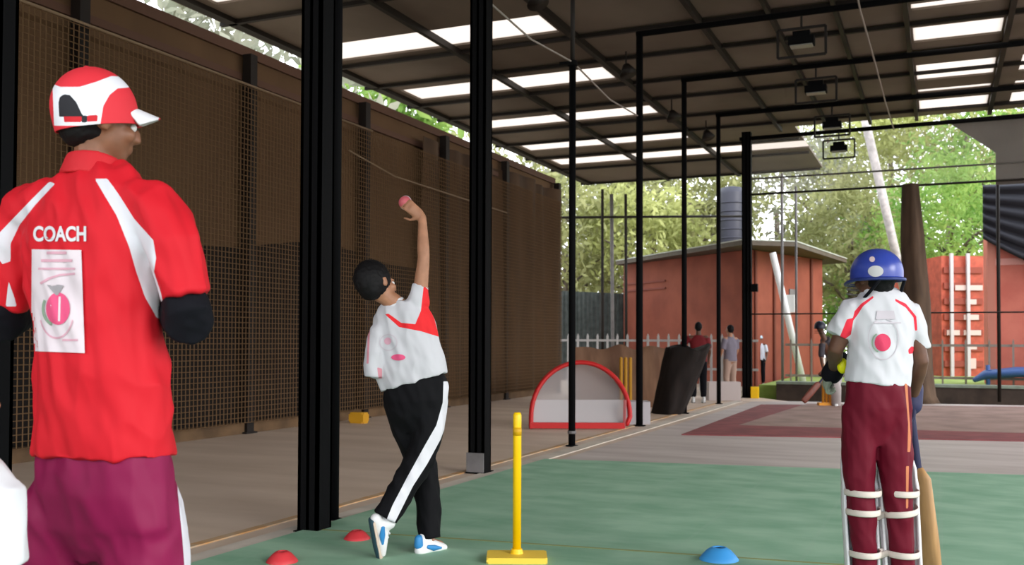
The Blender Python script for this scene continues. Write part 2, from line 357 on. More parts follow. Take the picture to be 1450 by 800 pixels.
# far end frame
def bar(name, a, b, rr, m, label, cat='bar', n=8):
    bm = bmesh.new(); tube(bm, [a, b], [rr, rr], ref=V((0, 0, 1)) if abs((V(b)-V(a)).normalized().z) < .8 else V((1, 0, 0)), n=n, ends=False)
    return tag(fin(name, bm, m, smooth=True), label, cat)
bar('end_rail', (-3.4, 19.2, 3.95), (6, 19.2, 3.95), .022, DSTEEL, 'dark horizontal rail at the lower edge of the pale overhead mesh')
bar('end_rail', (-3.4, 19.3, 4.27), (6, 19.3, 4.27), .018, DSTEEL, 'thin dark rail crossing the middle of the pale overhead mesh')
bar('end_rail', (-3.4, 19.2, 1.62), (6, 19.2, 1.62), .014, DSTEEL, 'thin dark wire across the far end at helmet height')
bar('end_pole', (1.0, 19.9, 0), (1.0, 19.9, 5.2), .032, DSTEEL, 'thin dark pole in front of the big red container', 'pole')
bar('end_pole', (-3.42+.35, 21.4, 0), (-3.42+.35, 21.4, 4.7), .03, GSTEEL, 'thin grey pole just right of the far corner pillar', 'pole')
bar('end_pole', (-2.78, 21.4, 0), (-2.78, 21.4, 4.4), .025, GSTEEL, 'thin grey pole, second right of the far corner pillar', 'pole')
# overhead pale mesh and grey tarp
bm = bmesh.new(); v = [bm.verts.new(p) for p in ((-3.4, 19.22, 3.95), (6, 19.22, 3.95), (6, 19.22, 5.05), (-3.4, 19.22, 5.05))]; bm.faces.new(v)
tag(fin('overhead_mesh', bm, see_through('pale_fine_mesh', (.42, .40, .36), .25)), 'pale see-through mesh strip under the roof at the far end', 'mesh')
bm = bmesh.new()
tl = AY(1338, 168, 19.4); 
poly = [AY(1338, 170, 19.45), AY(1410, 216, 19.45), AY(1410, 262, 19.45), (6, 19.45, 3.96), (6, 19.45, 5.2), ]
a = [bm.verts.new(p) for p in poly]; b = [bm.verts.new(V(p)+V((0, .02, 0))) for p in poly]
bm.faces.new(a); bm.faces.new(b[::-1])
for i in range(5): bm.faces.new((a[i], b[i], b[(i+1) % 5], a[(i+1) % 5]))
tag(fin('grey_tarpaulin', bm, mat('grey_tarp', (.13, .115, .105), .8, noise_amt=.1, nscale=2)), 'grey tarpaulin hanging under the roof at upper right', 'tarpaulin')
# ropes
ROPE = mat('tan_rope', (.22, .15, .09), .8)
PROPE = mat('pale_rope', (.30, .26, .23), .8)
rope('net_rope', [(-7.22, 5.0, 4.0), (-7.22, 11.6, 4.0)], .014, ROPE, 'tan rope along the top of the net between coach and thick pillar')
rope('net_rope', [(-7.21, 11.0, 3.62), (-7.21, 12.2, 3.46), (-7.21, 16.2, 3.42)], .012, ROPE, 'tan rope sagging on the brown wall behind the bowler')
rope('net_rope', [(-3.5, 7.3, 3.98), (-3.5, 8.4, 3.92), (-3.47, 9.46, 3.98), (-3.5, 10.8, 3.9), (-3.52, 12.0, 3.97)], .010, PROPE, 'pale rope sagging between the second pillar and slim poles')
rope('ceiling_cable', [(-.83, 9.5, 5.12), (-.83, 12.1, 5.0), (-.8, 14.5, 5.0), (-.78, 17, 5.0), (-.74, 19.2, 5.0)], .012, PROPE, 'pale cable running under the ceiling above the batter', 'cable')
# side net : real cords
def net(name, x, ys, zs, r, m, label):
    bm = bmesh.new(); y0, y1, dy = ys; z0, z1, dz = zs
    k = 0; y = y0
    def strip(a, b):
        a, b = V(a), V(b); t = (b-a).normalized(); s, q = frame_of(t, V((1, 0, 0)))
        ring = [[bm.verts.new(p + s*(r*math.cos(2*PI*j/3)) + q*(r*math.sin(2*PI*j/3))) for j in range(3)] for p in (a, b)]
        for j in range(3): bm.faces.new((ring[0][j], ring[0][(j+1)%3], ring[1][(j+1)%3], ring[1][j]))
    while y < y1: strip((x, y, z0), (x, y, z1)); y += dy
    z = z0
    while z < z1:
        yy = y0
        strip((x, y0, z), (x, y1, z)); z += dz
    return tag(fin(name, bm, m), label, 'net')
CORD = mat('brown_net_cord', (.15, .09, .046), .9, spec=.1)
net('wall_net', -7.24, (5.0, 19.1, .06), (.14, 4.0, .06), .0058, CORD, 'brown square-mesh cricket net hung in front of the left wall')

# ------------------------------------------------------------------ hanging floodlights
def floodlight(x, y, z, label):
    r = empty('hanging_floodlight', (x, y, z), label, 'floodlight', 'floodlights hanging under the roof')
    bm = bmesh.new(); tube(bm, [(x, y, z), (x, y, z-.16)], [.014]*2, n=8, ends=False)
    fin('hanger', bm, DSTEEL, r)
    bm = bmesh.new()
    for a, b in (((-.28, 0, -.16), (.28, 0, -.16)), ((-.28, 0, -.16), (-.28, 0, -.5)), ((.28, 0, -.16), (.28, 0, -.5)), ((-.28, 0, -.5), (.28, 0, -.5))):
        box_between(bm, V((x, y, z))+V(a), V((x, y, z))+V(b), .03, .03)
    fin('guard_frame', bm, DSTEEL, r)
    bm = bmesh.new(); bx(bm, (x-.15, y-.08, z-.37), (x+.15, y+.08, z-.27)); bx(bm, (x-.1, y-.05, z-.27), (x+.1, y+.05, z-.2))
    fin('lamp_housing', bm, STEEL, r)
    bm = bmesh.new(); bx(bm, (x-.13, y-.07, z-.385), (x+.13, y+.07, z-.372)); fin('lens', bm, mat('grey_lens', (.25, .24, .22), .3), r)
    return r
for k, (x, y) in enumerate(((-1.5, 12.1), (-1.6, 14.5), (-1.62, 17.0), (-1.7, 19.1))):
    floodlight(x, y, 5.03, 'unlit floodlight in a square frame, ' + ('nearest in the central row', 'second in the central row', 'third in the central row', 'farthest in the central row, against the trees')[k])
def spot(x, y, z, label):
    r = empty('ceiling_spotlight', (x, y, z), label, 'spotlight', 'small spotlights under the left roof')
    bm = bmesh.new(); tube(bm, [(x, y, z), (x, y, z-.22)], [.012]*2, n=8, ends=False); fin('stem', bm, DSTEEL, r)
    bm = bmesh.new(); tube(bm, [(x, y, z-.2), (x+.05, y-.03, z-.34)], [.05, .13], n=14, ends=False); fin('shade', bm, DSTEEL, r, True)
spot(-4.1, 13.4, 5.25, 'small dark spotlight hanging nearest, right of the collared pole')
spot(-4.2, 16.4, 5.25, 'small dark spotlight hanging in the middle, between two slim poles')
spot(-4.0, 18.2, 5.25, 'small dark spotlight hanging farthest, by the skylight ends')
spot(-4.2, 10.2, 5.25, 'dark spotlight at the top edge of the photo by the second pillar')

# ------------------------------------------------------------------ outdoors: house, containers, tank, fences
RED = mat('brick_red_render', (.20, .045, .024), .8, nscale=1.5, col2=(.27, .068, .037), bump=.2, bscale=30)
hs = empty('brick_red_house', (-5.5, 26, 0), 'low brick-red house with thin overhanging slab roof beyond the cage', 'house')
c0 = W(1062, 545, 23.5); c1 = W(1165, 540, 26.5); c2 = W(883, 540, 28.5)
c0.z = c1.z = c2.z = -.2; c3 = c1 + (c2-c0)
bm = bmesh.new(); slab(bm, [(c.x, c.y) for c in (c0, c1, c3, c2)], -.25, 3.32); fin('walls', bm, RED, hs)
r0 = W(1127, 345, 22.9); r1 = W(1199, 368, 27.6); r2 = W(872, 378, 28.6); r3 = r1+(r2-r0)
ZR = 3.4
bm = bmesh.new(); q = [W(1050, 352, 22.6), r0, r1, r3, r2]; slab(bm, [(p.x, p.y) for p in q], 3.33, 3.44); fin('roof', bm, mat('weathered_roof', (.09, .07, .05), .7, noise_amt=.15), hs)
bm = bmesh.new()
qq = q+[q[0]]
for i in range(len(q)): box_between(bm, V((qq[i].x, qq[i].y, 3.45)), V((qq[i+1].x, qq[i+1].y, 3.45)), .03, .025)
fin('roof_edge', bm, mat('pale_roof_edge', (.45, .47, .42), .6), hs)
def on_wall(a, b, t, z): return V((a.x+(b.x-a.x)*t, a.y+(b.y-a.y)*t, z))
nrm = V(((c1-c0).y, -(c1-c0).x, 0)).normalized()
bm = bmesh.new()
p = on_wall(c0, c1, .55, 1.95); box_between(bm, p, p+V((0, 0, .5)), .34, .06, ref=(c1-c0).normalized()); fin('wall_box', bm, GSTEEL, hs)
bm = bmesh.new(); p = on_wall(c0, c1, .55, 2.2)+nrm*.04; tube(bm, [p, p+nrm*.05], [.09, .09], n=14, ends=False); fin('round_fan', bm, DSTEEL, hs)
RIB = mat('dark_red_rib', (.14, .035, .02), .8)
for t in (.06, .30, .82):
    bm = bmesh.new(); p = on_wall(c0, c1, t, -.2)+nrm*.02; box_between(bm, p, p+V((0, 0, 3.5)), .09, .06, ref=(c1-c0).normalized())
    fin('wall_rib', bm, RIB, hs)
bm = bmesh.new(); nr2 = V((-(c2-c0).y, (c2-c0).x, 0)).normalized(); nr2 = -nr2 if nr2.dot(c0-V((0, 0, 0))) > 0 else nr2
for z in (2.55, 2.75): 
    box_between(bm, on_wall(c0, c2, .62, z)+nr2*.02, on_wall(c0, c2, 1.0, z)+nr2*.02, .03, .04, ref=nr2)
fin('wall_slats', bm, mat('dark_red_slat', (.2, .05, .035), .8), hs)
# leaning white pole and things before the house
bar('leaning_pole', W(1094, 358, 22.3), W(1138, 545, 22.0), .075, WHITEP, 'white pole leaning against the brick-red house', 'pole', 10)
bm = bmesh.new(); p = W(1118, 430, 22.2); box_between(bm, p-V((0, 0, .2)), p+V((0, 0, .2)), .22, .1); tag(fin('white_sign_box', bm, WHITEP), 'small white box fixed beside the leaning white pole', 'box')
# water tank
tp = W(1036, 350, 31); wt = empty('water_tank', (tp.x, tp.y, 4.0), 'dark grey water tank on white legs above the brick-red house', 'water tank')
zt, zb = W(1036, 264, 31).z, tp.z
bm = bmesh.new(); tube(bm, [(tp.x, tp.y, zb), (tp.x, tp.y, zb+.1), (tp.x, tp.y, zt-.25), (tp.x, tp.y, zt-.05), (tp.x, tp.y, zt)], [.40, .41, .41, .34, .12], n=28, ends=False)
for k in range(5): tube(bm, [(tp.x, tp.y, zb+.25+k*.28), (tp.x, tp.y, zb+.29+k*.28)], [.425, .425], n=28, ends=False)
fin('barrel', bm, mat('dark_grey_plastic', (.03, .03, .045), .5), wt, True)
for a in range(4):
    bm = bmesh.new(); x, y = tp.x+.3*math.cos(a*PI/2+.6), tp.y+.3*math.sin(a*PI/2+.6)
    tube(bm, [(x, y, -.2), (x, y, zb)], [.07, .07], n=10, ends=False); fin('leg', bm, WHITEP, wt)
# containers
CRED = mat('container_red', (.50, .12, .085), .6, nscale=2, col2=(.60, .17, .12), bump=.1)
k0 = G(1401, 548)
k0 = AY(1401, 548, 21.6)
cb = empty('shipping_container', (k0.x+2.5, 22.8, .2), 'big smooth red container at the right edge under a black cover', 'container')
bm = bmesh.new(); bx(bm, (k0.x, 21.6, .2), (k0.x+6, 24.0, 3.35)); fin('box', bm, CRED, cb)
bm = bmesh.new(); bx(bm, (k0.x-.03, 21.55, 2.62), (k0.x+6, 21.6, 2.75)); fin('rail', bm, mat('pale_red_rail', (.62, .28, .24), .6), cb)
bm = bmesh.new(); bx(bm, (k0.x-.02, 21.52, .2), (k0.x+.12, 21.6, 3.35)); fin('corner_post', bm, mat('dusty_red', (.5, .18, .13), .6), cb)
bm = bmesh.new(); g = []
for i in range(61):
    u = i/60; x = k0.x-.1+4.6*u
    row = []
    for j in range(25):
        s = j/24; y = 21.35+.5*s - .12*math.sin(PI*s)
        lo = 3.15-.75*math.sin(PI*min(1, u*1.3)); z = 3.95-(3.95-lo)*s if False else lo+(4.2-lo)*(1-s)
        row.append(bm.verts.new((x, 21.5-.05-.05*math.sin(s*34), z)))
    g.append(row)
for i in range(60):
    for j in range(24): bm.faces.new((g[i][j], g[i+1][j], g[i+1][j+1], g[i][j+1]))
o = fin('black_cover', bm, mat('black_sheeting', (.014, .014, .022), .6), smooth=True)
sm = o.modifiers.new('s', 'SOLIDIFY'); sm.thickness = .02
tag(o, 'black ribbed sheeting draped over the big red container', 'cover')
s0, s1 = W(1334, 540, 25.5), W(1394, 540, 25.5)
st = empty('shipping_container', (s0.x+.5, s0.y, .2), 'smaller red container end with two upright locking bars', 'container')
dx = (s1-s0); dx.z = 0; L = dx.length; dx.normalize(); dn = V((dx.y, -dx.x, 0))
ORI = Matrix((dx, -dn, V((0, 0, 1)))).transposed().to_4x4(); ORI.translation = V((s0.x, s0.y, 0))
zt = W(1360, 362, 25.5).z
bm = bmesh.new(); bx(bm, (0, 0, .2), (L, 5, zt), ORI); fin('box', bm, mat('container_orange_red', (.42, .075, .04), .6, noise_amt=.2), st)
bm = bmesh.new()
for k in range(7): z = .45+k*(zt-.5)/7; bx(bm, (.05, -.05, z), (L-.05, 0, z+.16), ORI)
fin('door_ribs', bm, mat('dark_container_red', (.26, .05, .03), .7), st)
for k, f in enumerate((.17, .56)):
    bm = bmesh.new(); bx(bm, (L*f, -.12, .2), (L*f+.08, -.05, zt+.06), ORI); fin('locking_bar', bm, mat('pale_steel', (.50, .46, .48), .5), st)
WM = mat('faded_white_mark', (.6, .45, .42), .8)
for (a, b, c, d) in ((.3, .95, .73, .77), (.55, .8, .62, .66), (.5, .85, .5, .54), (.1, .4, .38, .42), (.5, .9, .38, .42), (.55, .8, .27, .3), (.6, .78, .12, .2)):
    bm = bmesh.new(); bx(bm, (L*a, -.065, zt*c), (L*b, -.055, zt*d), ORI); fin('white_marking', bm, WM, st)
# blue plastic thing on grass
bm = bmesh.new(); p = AY(1440, 548, 21.0)
tube(bm, [(p.x-.72, 21.0, .36), (p.x-.55, 21.0, .46), (p.x, 21.0, .52), (p.x+1.2, 21.0, .53), (p.x+2.2, 21, .5)], [(.05, .1), (.09, .2), (.10, .3), (.10, .3), (.08, .2)], ref=V((0, 0, 1)), n=14)
for q in (-.5, .5, 1.5): tube(bm, [(p.x+q, 20.95, .2), (p.x+q, 20.95, .65)], [.04, .04], n=8, ends=False)
tag(fin('blue_trampoline', bm, mat('blue_plastic', (.05, .11, .30), .5), smooth=True), 'low blue padded rim standing on the grass by the red container', 'trampoline')
# brown post wrapped in sacking
bm = bmesh.new(); bp = (-.44, 18.85)
tube(bm, [(-.33, 18.85, 0), (-.33, 18.85, .12), (-.35, 18.85, .6), (-.38, 18.85, 1.8), (-.43, 18.85, 3.0), (-.46, 18.85, 3.92)], [.34, .27, .235, .225, .19, .13], n=20, ends=False)
for v in bm.verts:
    a = math.atan2(v.co.y-18.85, v.co.x+.4); v.co += V((math.cos(a), math.sin(a), 0))*.02*math.sin(a*5+v.co.z)
tag(fin('wrapped_post', bm, mat('brown_bark', (.085, .052, .032), .9, noise_amt=.3, nscale=4, stretch=(2, 2, .3), bump=.6, bscale=12), smooth=True), 'thick brown bark-covered post behind the nearer batter', 'post')
# white picket fence left, rail fence right
def fence(x0, x1, y, h, sp, m, label, rails, wdt=.05):
    r = empty('picket_fence', ((x0+x1)/2, y, 0), label, 'fence')
    bm = bmesh.new()
    for z in rails: bx(bm, (x0, y, z), (x1, y+.03, z+.05))
    fin('rail', bm, m, r)
    n = int((x1-x0)/sp); pr = None
    for i in range(n):
        if i >= 99: break
        if pr is None:
            bm = bmesh.new(); X0 = x0+.1; v = [(X0, y-.02, -.1), (X0+wdt, y-.02, -.1), (X0+wdt, y-.02, h), (X0+wdt/2, y-.02, h+.06), (X0, y-.02, h)]
            a = [bm.verts.new(p) for p in v]; b = [bm.verts.new(V(p)+V((0, .02, 0))) for p in v]; bm.faces.new(a); bm.faces.new(b[::-1])
            for k in range(5): bm.faces.new((a[k], b[k], b[(k+1) % 5], a[(k+1) % 5]))
            pr = fin('picket', bm, m, r)
        else:
            c = pr.copy(); scene.collection.objects.link(c); c.location = (i*sp, 0, 0)
    return r
fence(-9.3, -3.6, 21.5, 1.2, .24, mat('dull_white_paint', (.38, .36, .35), .7), 'pale picket fence left of the brick-red house', (.45, 1.08))
fence(-3.0, 6.0, 21.3, 1.1, .42, mat('brownish_rail', (.24, .20, .17), .7), 'thin brownish rail fence on the grass at the far end', (.35, 1.0), .035)
# dark green hoarding at the back left
bm = bmesh.new(); a, b = W(770, 480, 27), W(888, 480, 29)
for i in range(40):
    p = a.lerp(b, i/40); q = a.lerp(b, (i+1)/40); o = .06*(i % 2)
    box_between(bm, V((p.x, p.y+o, -.2)), V((p.x, p.y+o, 2.5)), (q-p).length*1.05, .04, ref=(b-a))
tag(fin('corrugated_fence', bm, mat('dark_grey_green_sheet', (.07, .085, .08), .8, noise_amt=.25)), 'dark grey-green corrugated fence left of the brick-red house', 'fence')
bm = bmesh.new(); a, b = W(1300, 480, 30), W(1340, 480, 30)
box_between(bm, V((a.x, a.y, -.2)), V((b.x+6, b.y, -.2)), .05, 4.8); 
tag(fin('teal_fence', bm, mat('grey_teal_sheet', (.12, .17, .18), .8)), 'grey teal fence between the brown post and the red container', 'fence')
bar('sapling_pole', W(868, 553, 24), W(866, 275, 24), .045, GSTEEL, 'pale slim pole before the trees, left of the fourth net pole', 'pole')
bar('sapling_pole', W(853, 556, 23), W(853, 268, 23), .035, DSTEEL, 'dark slim pole before the trees, leftmost beyond the picket fence', 'pole')
bar('sapling_pole', W(887, 556, 23), W(886, 275, 23), .035, DSTEEL, 'dark slim pole touching the left corner of the house', 'pole')
bar('awning_rail', W(787, 308, 23), W(1060, 306, 24), .03, DSTEEL, 'thin dark rail across the trees left of the water tank')
bar('leaning_tree', W(1310, 541, 24), W(1224, 165, 24), .105, mat('pale_bark', (.42, .38, .36), .9, noise_amt=.2, nscale=8), 'pale leaning tree trunk behind the blue helmet', 'tree trunk', 12)

# ------------------------------------------------------------------ trees
def leaf_mat(name, c1, c2):
    return mat(name, c1, .7, nscale=.9, col2=c2, spec=.3, trans=.45)
LM = [leaf_mat('olive_leaves', (.22, .24, .09), (.46, .46, .22)), leaf_mat('bright_green_leaves', (.13, .28, .05), (.38, .52, .14)),
      leaf_mat('grey_green_leaves', (.27, .29, .21), (.46, .45, .35)), leaf_mat('yellow_green_leaves', (.33, .36, .12), (.56, .58, .24))]
BARK = mat('grey_brown_bark', (.13, .10, .08), .9, noise_amt=.3, nscale=5)
def canopy(c, r, n, size, seed, m, parent, name='foliage'):
    rng = np.random.default_rng(seed)
    nc = max(8, n//45); cc = rng.normal(size=(nc, 3)); cc /= np.linalg.norm(cc, axis=1)[:, None]
    cc = cc*(rng.uniform(.25, 1, nc)[:, None]**.5)*np.array(r)
    idx = rng.integers(0, nc, n); P = cc[idx] + rng.normal(size=(n, 3))*np.array(r)*.13 + np.array(c)
    P[:, 2] = np.maximum(P[:, 2], .3)
    a = rng.normal(size=(n, 3)); a /= np.linalg.norm(a, axis=1)[:, None]
    b = np.cross(a, rng.normal(size=(n, 3))); b /= np.linalg.norm(b, axis=1)[:, None]
    s = size*rng.uniform(.6, 1.4, n)[:, None]; nn = np.cross(a, b)
    v = np.stack([P-a*s, P-b*s*.35+nn*s*.1, P+a*s, P+b*s*.35+nn*s*.1], 1).reshape(-1, 3)
    me = bpy.data.meshes.new(name); me.vertices.add(len(v)); me.vertices.foreach_set('co', v.ravel())
    me.loops.add(4*n); me.loops.foreach_set('vertex_index', np.arange(4*n)); me.polygons.add(n)
    me.polygons.foreach_set('loop_start', np.arange(0, 4*n, 4)); me.update(calc_edges=True)
    return link(name, me, m, parent)
def tree(px, D, zc, r, n, size, mi, label, seed, trunk=True):
    p = W(px, 480, D); root = empty('leafy_tree', (p.x, p.y, -.2), label, 'tree', 'trees beyond the shed')
    canopy((p.x, p.y, zc), r, n, size*.62, seed, LM[mi], root)
    rr = random.Random(seed); bm = bmesh.new()
    tube(bm, [(p.x, p.y, -.2), (p.x+.1, p.y, zc*.4), (p.x, p.y, zc)], [.2, .16, .09], n=10, ends=False)
    for k in range(6):
        a = rr.uniform(0, 6.28); q = V((p.x, p.y, zc*rr.uniform(.45, .8)))
        tube(bm, [q, q+V((math.cos(a)*r[0]*.4, math.sin(a)*r[1]*.4, r[2]*.3)), q+V((math.cos(a)*r[0]*.8, math.sin(a)*r[1]*.8, r[2]*.45))], [.08, .05, .02], n=6, ends=False)
    fin('trunk', bm, BARK, root, True)
TR = [(800, 34, 4.2, (2.6, 2.5, 3.2), 4200, .24, 0, 'olive tree behind the grey-green fence, leftmost through the far gap'),
      (850, 40, 7.5, (3.4, 3, 3.2), 4200, .26, 2, 'greyish tree rising left of the house, behind the slim poles'),
      (905, 33, 4.7, (2.3, 2, 2.0), 3600, .22, 3, 'yellow-green tree above the left end of the house roof'),
      (975, 36, 6.5, (3.2, 3, 2.2), 4200, .26, 0, 'olive tree above the house, left of the water tank'),
      (1100, 38, 6.2, (3.2, 3, 3.4), 3300, .26, 2, 'greyish tree right of the water tank'),
      (1175, 40, 9.5, (3.6, 3, 4.2), 2800, .26, 3, 'tall yellow-green tree under the farthest crossbar'),
      (1205, 33, 4.6, (2.4, 2, 2.4), 4200, .22, 0, 'olive tree between house roof and blue helmet'),
      (1262, 44, 10.5, (4.2, 3, 4.0), 2600, .28, 2, 'tall sparse tree behind the pale leaning trunk'),
      (1240, 36, 3.2, (3.2, 2, 2.6), 4200, .22, 1, 'green tree behind the blue helmet'),
      (1345, 29, 4.6, (2.0, 2, 2.4), 5200, .17, 1, 'bright green tree above the smaller red container'),
      (1370, 40, 10.0, (4.2, 3, 3.8), 4600, .28, 3, 'yellow-green tree seen through the pale overhead mesh'),
      (1420, 34, 7.0, (3.0, 2, 3.0), 3600, .24, 1, 'green tree behind the big red container'),
      (1500, 40, 9.0, (5, 3, 5), 4000, .3, 0, 'olive tree past the right edge'),
      (720, 38, 7.0, (3.6, 3, 4.6), 3600, .28, 0, 'olive tree hidden mostly behind the brown wall end')]
for k, t in enumerate(TR): tree(*t[:7], t[7], 11+k)
for k, (x, y) in enumerate(((-14, 10), (-13.5, 17), (-14.5, 24))):
    root = empty('leafy_tree', (x, y, -.2), 'green tree outside the left wall, glimpsed in the gap under the roof, ' + ('nearest', 'middle', 'farthest')[k], 'tree', 'trees beyond the shed')
    canopy((x, y, 6), (2.6, 3.2, 3.4), 3200, .26, 70+k, LM[1+k % 2], root)
    bm = bmesh.new(); tube(bm, [(x, y, -.2), (x, y, 6)], [.2, .1], n=8, ends=False); fin('trunk', bm, BARK, root)
def hedge(px0, px1, D, z1, mi, label, seed):
    a, b = W(px0, 480, D), W(px1, 480, D); c = (a+b)/2
    rng = np.random.default_rng(seed); L = (b-a).length
    o = canopy((c.x, c.y, z1/2), (L/2, 1.2, z1/2), 7000, .2, seed, LM[mi], None, 'far_hedge')
    tag(o, label, 'hedge')
hedge(1170, 1330, 40, 6.5, 2, 'grey-green hedge far behind the blue helmet', 91)
hedge(760, 1080, 46, 8, 0, 'olive thicket far behind the house', 92)
hedge(1290, 1560, 46, 9, 3, 'yellow-green thicket far behind the containers', 93)
# arching palm beside the tank
def palm(px, D, zc, label, seed):
    p = W(px, 480, D); root = empty('palm_tree', (p.x, p.y, -.2), label, 'palm'); rr = random.Random(seed)
    bm = bmesh.new(); tube(bm, [(p.x, p.y, -.2), (p.x, p.y, zc)], [.16, .12], n=10, ends=False); fin('trunk', bm, BARK, root)
    for k in range(13):
        a = 2*PI*k/13+rr.uniform(-.2, .2); L = rr.uniform(1.7, 2.3); bm = bmesh.new(); prev = None
        sp = []
        for i in range(15):
            t = i/14; sp.append(V((p.x+math.cos(a)*L*t, p.y+math.sin(a)*L*t, zc+1.0*t*(1-t)*2.2-1.0*t*t)))
        side = V((-math.sin(a), math.cos(a), 0))
        for i in range(1, 15):
            for sgn in (-1, 1):
                ll = .55*math.sin(PI*min(1, .15+i/15)); q = sp[i]; tip = q+side*sgn*ll+V((0, 0, -.35*ll))+(sp[i]-sp[i-1])*1.2
                d = (sp[i]-sp[i-1])*.35; v = [bm.verts.new(x) for x in (q-d, q+d, tip)]; bm.faces.new(v)
        fin('frond', bm, LM[0], root)
palm(985, 37, 6.0, 'arching palm above the house roof left of the water tank', 3)
palm(925, 37, 5.6, 'arching palm above the left half of the house roof', 4)

# ------------------------------------------------------------------ people
RH = V((RT.x, RT.y, 0)).normalized(); FH = V((-RH.y, RH.x, 0)); ZU = V((0, 0, 1))
def yawed(deg):                       # right turn seen from above: (facing, right-hand side)
    a = math.radians(deg); return FH*math.cos(a)+RH*math.sin(a), RH*math.cos(a)-FH*math.sin(a)
def sdpoly(P, poly):
    poly = np.array(poly, float); n = len(poly); d = np.full(len(P), 1e9); ins = np.zeros(len(P), bool)
    for i in range(n):
        a, b = poly[i], poly[(i+1) % n]; ab = b-a; t = np.clip(((P-a)@ab)/(ab@ab+1e-9), 0, 1)
        d = np.minimum(d, np.linalg.norm(P-(a+t[:, None]*ab), axis=1))
        c = ((a[1] > P[:, 1]) != (b[1] > P[:, 1])) & (P[:, 0] < (b[0]-a[0])*(P[:, 1]-a[1])/((b[1]-a[1]) if b[1] != a[1] else 1e-9)+a[0]); ins ^= c
    return np.where(ins, d, -d)
def paint(me, name, polys, back=True):
    """a printed panel of the cloth: signed distance (on the back of the garment) to its outline"""
    n = len(me.vertices); co = np.empty(n*3); me.vertices.foreach_get('co', co); co = co.reshape(-1, 3)
    e = co-np.array(EYE); D = e@np.array(FW); P = np.stack([CX+FPX*(e@np.array(RT))/D, CY-FPX*(e@np.array(UP))/D], 1)
    val = np.full(n, -99.0)
    for p in polys: val = np.maximum(val, sdpoly(P, p))
    if back:
        nr = np.array([v.normal[:] for v in me.vertices]); val = np.where((nr*e).sum(1) > 0.02, -1.0, val)
    a = me.attributes.new(name, 'FLOAT', 'POINT'); a.data.foreach_set('value', val.astype(np.float32))
def z1(poly, s, ox, oy): return [(x/s+ox, y/s+oy) for x, y in poly]
def hand(bm, wr, d, n, t, L, curl=.5, fat=1.0):
    d = d.normalized(); t = (t-d*t.dot(d)).normalized(); n = (n-d*n.dot(d)-t*n.dot(t)).normalized()
    tube(bm, [wr, wr+d*.2*L, wr+d*.5*L], [(.15*L*fat, .11*L*fat), (.21*L*fat, .10*L*fat), (.22*L*fat, .075*L*fat)], ref=t, n=12)
    for off, ln in ((.165, .42), (.055, .48), (-.055, .45), (-.16, .35)):
        p = wr+d*.48*L+t*off*L*fat; pts = [p]; ang = curl*.5; dd = (d+t*off*.6).normalized()
        for s in (.45, .32, .26):
            u = dd*math.cos(ang)+n*math.sin(ang); p = p+u*ln*L*s; pts.append(p); ang += curl
        tube(bm, pts, [.050*L*fat, .047*L*fat, .043*L*fat, .038*L*fat], ref=t, n=8)
    p = wr+d*.12*L+t*.15*L*fat; u = (d*.6+t*.75+n*.25).normalized(); q = p+u*.25*L; u2 = (d*.85+t*.3+n*.5).normalized(); r = q+u2*.18*L
    tube(bm, [p, q, r, r+(u2+n*.3).normalized()*.10*L], [.07*L*fat, .055*L*fat, .05*L*fat, .043*L*fat], ref=n, n=8)
def head(bm, c, f, u, k, hairless=False):
    f = f.normalized(); u = (u-f*u.dot(f)).normalized(); s = f.cross(u).normalized()
    R = Matrix((s, f, u)).transposed()
    def B(o, r): blob(bm, c+(s*o[0]+f*o[1]+u*o[2])*k, tuple(x*k for x in r), R)
    B((0, -.012, .018), (.076, .098, .095)); B((0, .022, -.035), (.060, .070, .072)); B((0, .050, -.080), (.034, .036, .030))
    B((0, .020, -.060), (.052, .055, .045))
    B((0, .096, -.018), (.012, .020, .022)); B((0, .104, -.030), (.017, .013, .011)); B((0, .082, .012), (.050, .014, .009))
    B((0, .088, -.056), (.024, .010, .005)); B((0, .087, -.066), (.021, .010, .006))
    for q in (-1, 1):
        B((q*.077, -.004, -.012), (.008, .019, .031)); B((q*.083, -.010, -.004), (.006, .014, .020)); B((q*.040, .066, -.030), (.022, .022, .022))
    return R
def eyes(c, f, u, k, root):
    f = f.normalized(); u = (u-f*u.dot(f)).normalized(); s = f.cross(u).normalized()
    for q in (-1, 1):
        bm = bmesh.new(); blob(bm, c+(s*q*.030+f*.080-u*.004)*k, (.011*k,)*3, u=12, v=8); o = fin('eye', bm, WHITEP, root, True)
        bm = bmesh.new(); blob(bm, c+(s*q*.030+f*.0885-u*.004)*k, (.0048*k,)*3, u=10, v=6); fin('pupil', bm, HAIR, o, True)
def hair(c, f, u, k, root, m=HAIR, amt=1.0):
    f = f.normalized(); u = (u-f*u.dot(f)).normalized(); s = f.cross(u).normalized(); R = Matrix((s, f, u)).transposed()
    bm = bmesh.new()
    blob(bm, c+(u*.021-f*.026)*k, (.0795*k*amt, .094*k*amt, .100*k*amt), R, 24, 16); blob(bm, c+(-u*.032-f*.046)*k, (.062*k*amt, .050*k*amt, .052*k*amt), R, 20, 12)
    me = remesh(bm, .006*k, 3, .003*k, 45, 5, 1); return link('hair', me, m, root)
